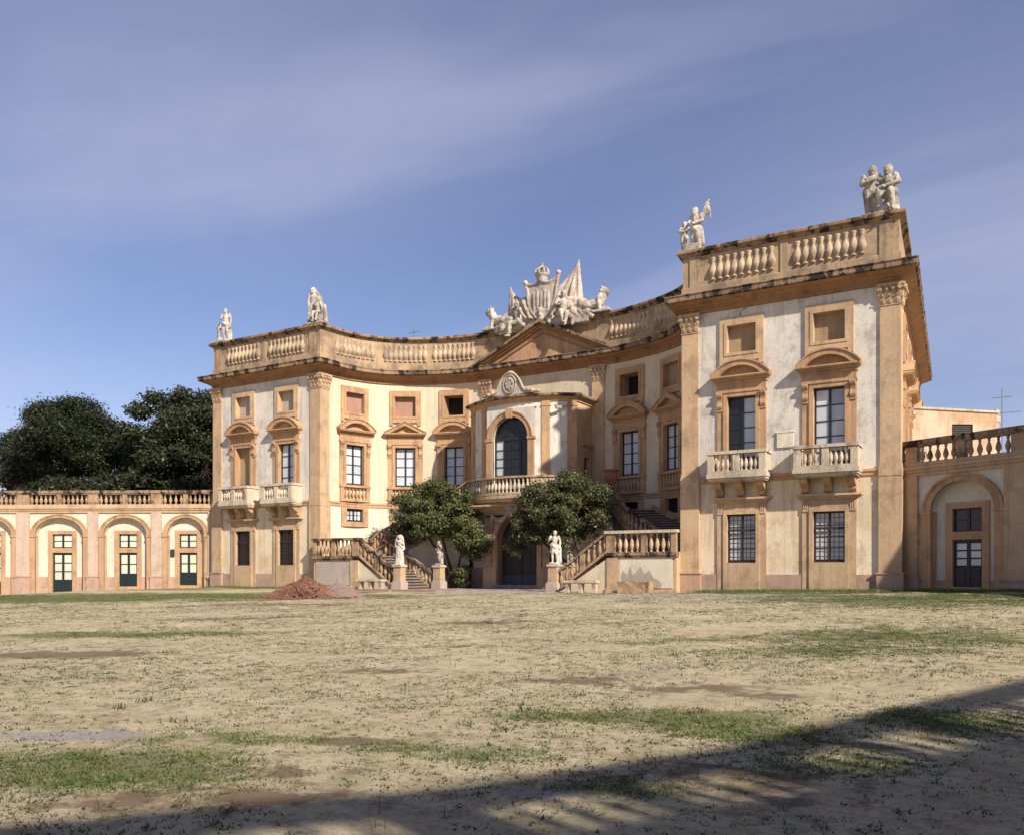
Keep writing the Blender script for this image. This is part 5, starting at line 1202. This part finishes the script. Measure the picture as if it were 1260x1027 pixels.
# right inner: winged figure with a smaller child on a block
m = MB(); x = 12.1; m.box(x-.42, x+.42, FY-.3, FY+.3, TZ-.01, TZ+.30)
M, V = human(m, (x+.14, FY+.05, TZ+.02), 2.05, R(-12), dict(head=(-.02, -.03, .90), elL=(-.17, -.06, .66), wrL=(-.1, -.15, .62), elR=(.17, -.02, .66), wrR=(.06, -.13, .62)), fat=1.32, hs=1.35)
drape(m, M, [(-.1, -.02, .55), (0, -.1, .5), (.12, 0, .48), (.14, .05, .15)], [.05, .06, .06, .06])
for t in np.linspace(0, 1, 6): drape(m, M, [(.1+.02*t, .08, .78-.05*t), (.18+.10*t, .12, .82+.26*(1-.55*t)), (.26+.03*t, .13, 1.16-.42*t)], [.03, .035, .02])
human(m, (x-.42, FY-.05, TZ+.15), 1.28, R(20), {**BASEJ, 'elR': (.2, -.1, .70), 'wrR': (.28, -.12, .66), 'elL': (-.17, -.02, .68), 'wrL': (-.05, -.14, .62), 'kneeR': (.10, -.15, .33), 'ankR': (.1, -.05, .1)}, fat=1.5, hs=1.6)
statue_tag(sculpt('statue', m, 'marble', .027), 'marble winged youth embracing a small child, left corner of the right pavilion parapet', RG)
# right outer: standing putto and seated putto
m = MB(); x = 20.45; m.ell((x+.05, FY, TZ+.2), (.55, .3, .28)); plinth(m, x, FY, .72, .36, .06)
human(m, (x-.42, FY, TZ+.02), 2.12, R(10), dict(elR=(.16, -.08, .68), wrR=(.26, -.12, .70), elL=(-.17, -.04, .66), wrL=(.02, -.15, .66), head=(.03, -.03, .90)), fat=1.5, hs=1.42)
human(m, (x+.30, FY-.02, TZ+.24), 2.25, R(-12), {**SEAT, 'elL': (-.19, -.06, .50), 'wrL': (-.26, -.10, .52), 'elR': (.19, -.03, .44), 'wrR': (.02, -.17, .38), 'kneeL': (-.12, -.17, .30), 'kneeR': (.1, -.2, .24), 'ankL': (-.13, -.12, .03), 'ankR': (.12, -.13, -.05)}, fat=1.5, hs=1.4)
drape(m, Matrix.Translation((x, FY, TZ)), [(.55, .1, .1), (.5, .15, .6), (.2, .2, .5)], [.2, .18, .2])
statue_tag(sculpt('statue', m, 'marble', .027), 'marble standing putto beside a seated putto, outer right corner of the right pavilion parapet', RG)

# ---- heraldic group over the pediment
hx, hy, hz = 0.45, 46.55, 16.15
hg = empty('heraldic_group', (hx, hy, 16.0), 'carved coat of arms with crown, banners and trophies above the pediment', 'coat of arms')
m = MB(); prof = [(-.95, 1.95), (-1.15, 2.5), (-.95, 2.35), (-.55, 2.28), (0, 2.35), (.55, 2.28), (.95, 2.4), (1.25, 2.75), (1.05, 1.9), (.95, 1.2), (.7, .6), (.3, .2), (0, .1), (-.3, .2), (-.7, .65), (-.92, 1.2)]
m.prism([(hx+x, hz+z) for x, z in prof][::-1], hy-.42, hy-.15)
m.tube([(hx+x, hy-.42, hz+z) for x, z in prof+prof[:1]], .09, 7)
for x, z, r in ((-1.1, 2.5, .16), (1.2, 2.75, .16), (-.95, .75, .17), (.95, .7, .17), (0, .15, .2)): m.ell((hx+x, hy-.42, hz+z), (r, .18, r))
for i in range(5): m.ell((hx-.5+.25*i, hy-.45, hz+1.2+.1*(i % 2)), (.10, .06, .55))
m.ell((hx, hy-.5, hz+.62), (.22, .14, .2)); m.ell((hx+.02, hy-.55, hz+.35), (.14, .1, .14))
sculpt('shield', m, 'crest', .045, hg)
m = MB(); m.lathe([(.30, 0), (.33, .10), (.35, .35), (.42, .40), (.44, .52), (.36, .54), (.20, .50)], 14, (hx, hy-.28, hz+2.35))
for i in range(8):
    a = 2*PI*i/8; c_ = Vector((hx, hy-.28, hz+2.9)); p = c_+Vector((.42*math.cos(a), .42*math.sin(a), 0)); m.ell(p+Vector((0, 0, .08)), (.09, .09, .12)); m.tube([p, c_+Vector((.40*math.cos(a), .40*math.sin(a), .22)), c_+Vector((.2*math.cos(a), .2*math.sin(a), .36)), c_+Vector((0, 0, .42))], .055, 6)
m.ell((hx, hy-.28, hz+3.38), (.10, .10, .10)); m.box(hx-.04, hx+.04, hy-.32, hy-.24, hz+3.4, hz+3.65); m.box(hx-.12, hx+.12, hy-.31, hy-.25, hz+3.48, hz+3.55)
sculpt('crown', m, 'marble', .04, hg)
def banner(sx, x0, ztop, zb_, lean, w):
    m = MB(); n = 9; px = hx+sx*x0; 
    for i in range(n):
        k = i/(n-1); top = Vector((px+sx*lean, hy+.05, hz+ztop)); bot = Vector((px-sx*w*(.9-k)*1.1, hy-.1-.12*math.sin(i*2.2), hz+zb_+.25*math.sin(i*1.7)))
        if sx: m.tube([top+Vector((-sx*.04*(n-i), 0, -.06*(n-i))), top.lerp(bot, .5)+Vector((sx*.08*math.sin(i), -.08*math.cos(i*2.2), .05)), bot], [.05, .13, .15], 6)
    m.tube([Vector((px+sx*lean, hy+.05, hz+ztop+.12)), Vector((px+sx*(lean+.35), hy+.15, hz-.1))], .07, 6)
    return sculpt('banner', m, 'crest', .045, hg)
banner(-1, 2.05, 2.45, .45, .35, 1.5); banner(1, 2.05, 3.35, .35, .25, 2.1)
m = MB(); rr = random.Random(5)
for i in range(130):
    a = rr.uniform(-3.0, 3.0); z = max(0, (2.1-abs(a)*.45))*rr.random()**.7; m.ell((hx+a, hy-.15+rr.uniform(-.15, .2), hz-.1+z), (rr.uniform(.16, .34), .2, rr.uniform(.14, .34)))
for sx in (-1, 1):
    for k in range(5): m.tube([(hx+sx*(.6+.3*k), hy-.1, hz+1.5-.22*k), (hx+sx*(1.2+.45*k), hy-.2, hz+.6-.1*k), (hx+sx*(1.8+.4*k), hy-.15, hz-.2)], [.14, .2, .16], 7)
    m.tube([(hx+sx*.7, hy-.5, hz+.2), (hx+sx*1.25, hy-.45, hz+1.35)], .12, 7)
m.box(hx-3.1, hx+3.1, hy-.3, hy+.35, hz-.4, hz+.1)
sculpt('trophies', m, 'crest', .05, hg)
HG = 'seated figures beside the coat of arms'
LEAN = {**SEAT, 'ankL': (-.02, -.2, .02), 'ankR': (.02, -.26, -.06), 'kneeL': (-.08, -.2, .26), 'kneeR': (.06, -.25, .20)}
m = MB(); human(m, (hx-1.62, hy-.45, hz-.55), 2.5, R(-35), {**LEAN, 'elR': (.2, .0, .46), 'wrR': (.26, .05, .36), 'wrL': (-.06, -.16, .36)}, fat=1.1, hs=1.1); m.ell((hx-1.6, hy-.35, hz-.05), (.45, .3, .3)); drape(m, Matrix.Translation((hx-1.6, hy-.5, hz)), [(-.3, 0, .1), (.1, -.2, .2), (.4, 0, -.1)], [.15, .17, .15])
statue_tag(sculpt('statue', m, 'marble', .027), 'marble youth seated on the left slope of the pediment below the arms', HG)
m = MB(); human(m, (hx+1.55, hy-.45, hz-.45), 2.6, R(30), {**LEAN, 'elL': (-.2, -.05, .46), 'wrL': (-.14, -.16, .42), 'elR': (.2, .02, .46)}, fat=1.1, hs=1.1); m.ell((hx+1.6, hy-.35, hz-.05), (.5, .3, .32)); drape(m, Matrix.Translation((hx+1.7, hy-.5, hz)), [(-.5, 0, .2), (.1, -.2, .15), (.5, 0, -.15), (.5, -.1, -.5)], [.15, .18, .17, .12])
statue_tag(sculpt('statue', m, 'marble', .027), 'marble youth seated on the right slope of the pediment before the large banner', HG)
def lion(x, sx, label):
    """crouching lion with raised head, head at the outer end (direction sx)"""
    m = MB(); y = 46.6; z = TZ
    A = lambda a, b, c: Vector((x+sx*a, y+b, z+c))
    m.cap(A(-.75, 0, .42), A(.35, 0, .62), .34, .30, 10); m.ell(A(-.8, 0, .40), (.34, .30, .36)); m.cap(A(.35, 0, .6), A(.62, 0, 1.0), .31, .26, 10)
    m.ell(A(.70, 0, 1.22), (.25, .24, .27)); m.ell(A(.92, 0, 1.14), (.16, .14, .13)); m.ell(A(1.04, 0, 1.18), (.06, .07, .05)); m.ell(A(.9, 0, 1.02), (.12, .1, .06))
    for s_ in (-1, 1): m.ell(A(.62, s_*.18, 1.45), (.07, .05, .09)); m.ell(A(.86, s_*.1, 1.27), (.05, .05, .04))
    rr = random.Random(3)
    for i in range(34):
        a = rr.random()*2*PI; t = rr.random(); m.ell(A(.55-.15*t+.05*math.cos(a), .27*math.sin(a), 1.05-.35*t+.30*math.cos(a)*(1-t)), (.13, .11, .15), None, 6, 5)
    for s_ in (-1, 1):
        m.cap(A(.45, s_*.22, .55), A(.52, s_*.24, .15), .14, .11); m.cap(A(.5, s_*.24, .12), A(1.0, s_*.24, .10), .12, .11)
        for t in range(3): m.cap(A(1.0, s_*.24+(t-1)*.07, .09), A(1.12, s_*.24+(t-1)*.08, .07), .055, .045, 5)
        m.ell(A(-.72, s_*.26, .36), (.32, .15, .30)); m.cap(A(-.5, s_*.32, .14), A(-.05, s_*.32, .09), .12, .09); m.cap(A(-.05, s_*.32, .09), A(.12, s_*.32, .07), .09, .08)
    m.tube([A(-1.1, 0, .3), A(-1.3, .05, .15), A(-1.15, .25, .1), A(-.8, .36, .1)], [.07, .06, .055, .08], 6)
    m.box(*sorted((x-sx*1.15, x+sx*1.2)), y-.36, y+.4, z-.02, z+.08)
    tag(sculpt('lion_statue', m, 'marble', .027), label, 'lion statue', 'stone lions flanking the coat of arms')
lion(-2.75, -1, 'stone lion crouching left of the coat of arms on the parapet'); lion(3.75, 1, 'stone lion crouching right of the coat of arms on the parapet')

# ------------------------------------------------------------------ trees
def leaf_mesh(name, blobs, n, size, mat, seed, shell=.55, aspect=.5, fuzz=.10):
    rs = np.random.RandomState(seed); B = np.array(blobs); vol = B[:, 3]*B[:, 4]*B[:, 5]; vol = vol**.75; pick = rs.choice(len(B), n, p=vol/vol.sum()); b = B[pick]
    d = rs.randn(n, 3); d /= np.linalg.norm(d, axis=1, keepdims=True); r = (shell+(1-shell)*rs.rand(n))**.8*(1+fuzz*rs.randn(n)); c = b[:, :3]+d*b[:, 3:6]*r[:, None]
    # clump: move leaves toward twig centres
    tw = rs.randn(n, 3)*.05; c = c+tw
    nrm = d*.7+rs.randn(n, 3)*.8; nrm[:, 2] += .35; nrm /= np.linalg.norm(nrm, axis=1, keepdims=True)
    a = np.cross(nrm, rs.randn(n, 3)); a /= np.linalg.norm(a, axis=1, keepdims=True); bb = np.cross(nrm, a); s = size*(.6+.8*rs.rand(n))[:, None]
    v = np.empty((n, 4, 3)); v[:, 0] = c-a*s; v[:, 1] = c-bb*s*aspect+nrm*s*.12; v[:, 2] = c+a*s; v[:, 3] = c+bb*s*aspect+nrm*s*.12
    me = np_mesh(name, v.reshape(-1, 3), np.arange(n*4).reshape(n, 4), mat)
    at = me.attributes.new('tint', 'FLOAT', 'POINT'); t = np.clip(.5*rs.rand(n)+.5*rs.rand(len(B))[pick], 0, 1); at.data.foreach_set('value', np.repeat(t, 4).astype(np.float32)); return me
def make_blobs(center, rad, n, br, seed, shape=None):
    rr = random.Random(seed); out = []
    while len(out) < n:
        p = Vector((rr.uniform(-1, 1), rr.uniform(-1, 1), rr.uniform(-1, 1)))
        if p.length > 1 or (p.length < .35): continue
        if shape and not shape(p): continue
        k = rr.uniform(.7, 1.3)*br; out.append((center[0]+p.x*rad[0]*.86, center[1]+p.y*rad[1]*.86, center[2]+p.z*rad[2]*.86, k*1.15, k*1.15, k*.75))
    return out
def tree(name, label, base, blobs, nl, size, mat, seed, trunks, group=None, bmat='bark', tr=.16, shell=.5, aspect=.5, fuzz=.10):
    root = empty(name, base, label, 'tree', group); rr = random.Random(seed)
    m = MB(); fork = []
    for t in trunks:
        pts = [Vector(p) for p in t]; k = len(pts); m.tube(pts, [tr*(1-.55*i/(k-1)) for i in range(k)], 8); fork.append(pts)
    for b in blobs:
        c = Vector(b[:3]); best = min((p for t in fork for p in t[len(t)//2:]), key=lambda p: (p-c).length)
        mid = best.lerp(c, .5)+Vector((rr.uniform(-.2, .2), rr.uniform(-.2, .2), rr.uniform(-.1, .25)))*min(1, (best-c).length*.4); m.tube([best, mid, c], [tr*.34, tr*.22, tr*.07], 5)
    part('trunk', m, bmat, root, None, True)
    inst('crown', leaf_mesh('crown', blobs, nl, size, MAT[mat], seed, shell, aspect, fuzz), root)
    return root
TG = 'bushy trees flanking the portal'
bl = make_blobs((-5.1, 42.7, 4.4), (3.45, 1.5, 2.45), 120, .42, 4, lambda p: not (p.z < -.5 and p.x < -.45))+make_blobs((-2.75, 42.9, 3.0), (1.7, 1.0, 1.5), 32, .36, 14)+make_blobs((-5.0, 42.7, 4.2), (4.0, 1.9, 2.8), 60, .17, 104)
bl = [b for b in bl if not (-6.6 < b[0] < -3.5 and b[2] < 3.15)]
tree('courtyard_tree', 'rounded dark green tree with a low shrub at its foot beside the portal', (-4.2, 43.3, -.1), bl, 74000, .080, 'leaf', 3,
     [[(-4.1, 43.3, -.15), (-4.2, 43.3, .9), (-4.5, 43.2, 1.9), (-4.7, 43.0, 3.2), (-4.8, 42.8, 4.6)], [(-3.95, 43.3, -.15), (-3.75, 43.3, 1.0), (-3.4, 43.2, 2.2), (-3.1, 43.0, 3.4)], [(-4.25, 43.35, -.1), (-4.8, 43.3, 1.6), (-5.6, 43.1, 2.8), (-6.2, 42.9, 4.0)]], TG, tr=.12, shell=.15, fuzz=.34)
bl = make_blobs((4.2, 41.9, 4.5), (3.3, 2.1, 1.95), 90, .40, 8, lambda p: not (p.z < -.2 and abs(p.x) > .7))+make_blobs((4.1, 41.9, 4.3), (3.9, 2.5, 2.4), 60, .17, 108)+make_blobs((2.0, 41.6, 3.2), (1.3, 1.1, 1.1), 22, .34, 18)+make_blobs((1.4, 41.5, 2.3), (.7, .5, .6), 9, .24, 28)
tree('courtyard_tree', 'spreading olive green tree whose branches hang over the portal door', (5.0, 42.9, -.1), bl, 52000, .078, 'leaf2', 5,
     [[(5.0, 42.9, -.15), (4.95, 42.8, 1.0), (4.9, 42.1, 2.2), (4.6, 42.0, 3.6), (4.3, 41.9, 4.8)], [(5.1, 42.9, -.15), (5.3, 42.7, 1.3), (5.7, 42.1, 2.6), (5.9, 42.0, 4.0)], [(4.9, 42.9, -.1), (4.1, 42.4, 1.4), (3.0, 41.8, 2.5), (2.1, 41.6, 3.3)]], TG, tr=.11, shell=.15, fuzz=.36)
bl = make_blobs((-3.3, 43.3, .55), (.55, .45, .6), 9, .28, 31)
r = empty('shrub', (-3.3, 43.3, -.1), 'low dark shrub at the foot of the left tree beside the portal wall', 'shrub')
inst('foliage', leaf_mesh('foliage', bl, 4200, .07, MAT['leaf'], 12), r)
part('stems', MB().tube([(-3.3, 43.3, -.2), (-3.25, 43.3, .5)], .03, 5).tube([(-3.35, 43.3, -.2), (-3.5, 43.25, .6)], .03, 5), 'bark', r)
BG = 'trees behind the left arcade wing'
def bigtree(label, c, rad, nb, br, nl, size, mat, seed, shape=None, extra=(), asp=.5):
    bl = make_blobs(c, rad, nb, br, seed, shape)+list(extra); gz = -1.2
    tree('tree', label, (c[0], c[1], gz), bl, nl, size, mat, seed, [[(c[0], c[1], gz), (c[0]+.3, c[1], 2.5), (c[0]-.2, c[1], c[2]-rad[2]*.6), (c[0], c[1], c[2]+rad[2]*.3)], [(c[0], c[1], 2.0), (c[0]+rad[0]*.4, c[1]-.5, c[2]-rad[2]*.2), (c[0]+rad[0]*.6, c[1], c[2]+rad[2]*.2)], [(c[0], c[1], 2.2), (c[0]-rad[0]*.4, c[1]-.5, c[2]-rad[2]*.2), (c[0]-rad[0]*.6, c[1], c[2]+rad[2]*.2)]], BG, bmat='bark_dark', tr=.22, shell=.40, aspect=asp, fuzz=.2)
bigtree('tall dark fig tree with ragged crown touching the villa pavilion', (-34.2, 48.6, 10.6), (5.6, 4.6, 6.2), 70, 1.15, 70000, .16, 'fig', 41, None, [(-38.2, 46.6, 14.4, 1.3, 1.2, .8), (-37.0, 47.2, 15.4, 1.2, 1.1, .7), (-39.0, 46.2, 12.6, 1.2, 1.1, .9)])
bigtree('dark rounded tree between the pine and the fig', (-42.6, 50.5, 9.4), (4.6, 3.6, 4.6), 54, 1.15, 52000, .16, 'fig', 42)
bigtree('broad flat topped dark pine, tallest behind the arcade wing', (-50.4, 48.0, 12.4), (6.2, 4.2, 4.6), 76, 1.35, 110000, .15, 'pine', 43, lambda p: p.z > -.55, [(-49.5, 47.6, 16.2, 1.8, 1.5, .7), (-52.0, 47.6, 15.6, 1.8, 1.5, .7)], .32)
bigtree('low bushy dark tree behind the wing balustrade', (-36.5, 45.6, 6.2), (4.6, 2.2, 3.0), 44, 1.05, 40000, .15, 'fig', 44)
bigtree('dark tree filling the gap below the pine', (-45.5, 45.0, 6.4), (4.4, 2.2, 3.2), 44, 1.05, 40000, .15, 'fig', 45)
bigtree('reddish bare twigged tree at the left edge above the wing', (-49.6, 42.0, 6.6), (2.8, 1.5, 2.0), 22, .6, 9000, .09, 'redtree', 46, None, (), .12)
bigtree('dark tree at the left edge behind the pine', (-56.5, 47.5, 9.5), (5.0, 3.4, 5.0), 50, 1.3, 60000, .16, 'pine', 47, None, (), .32)
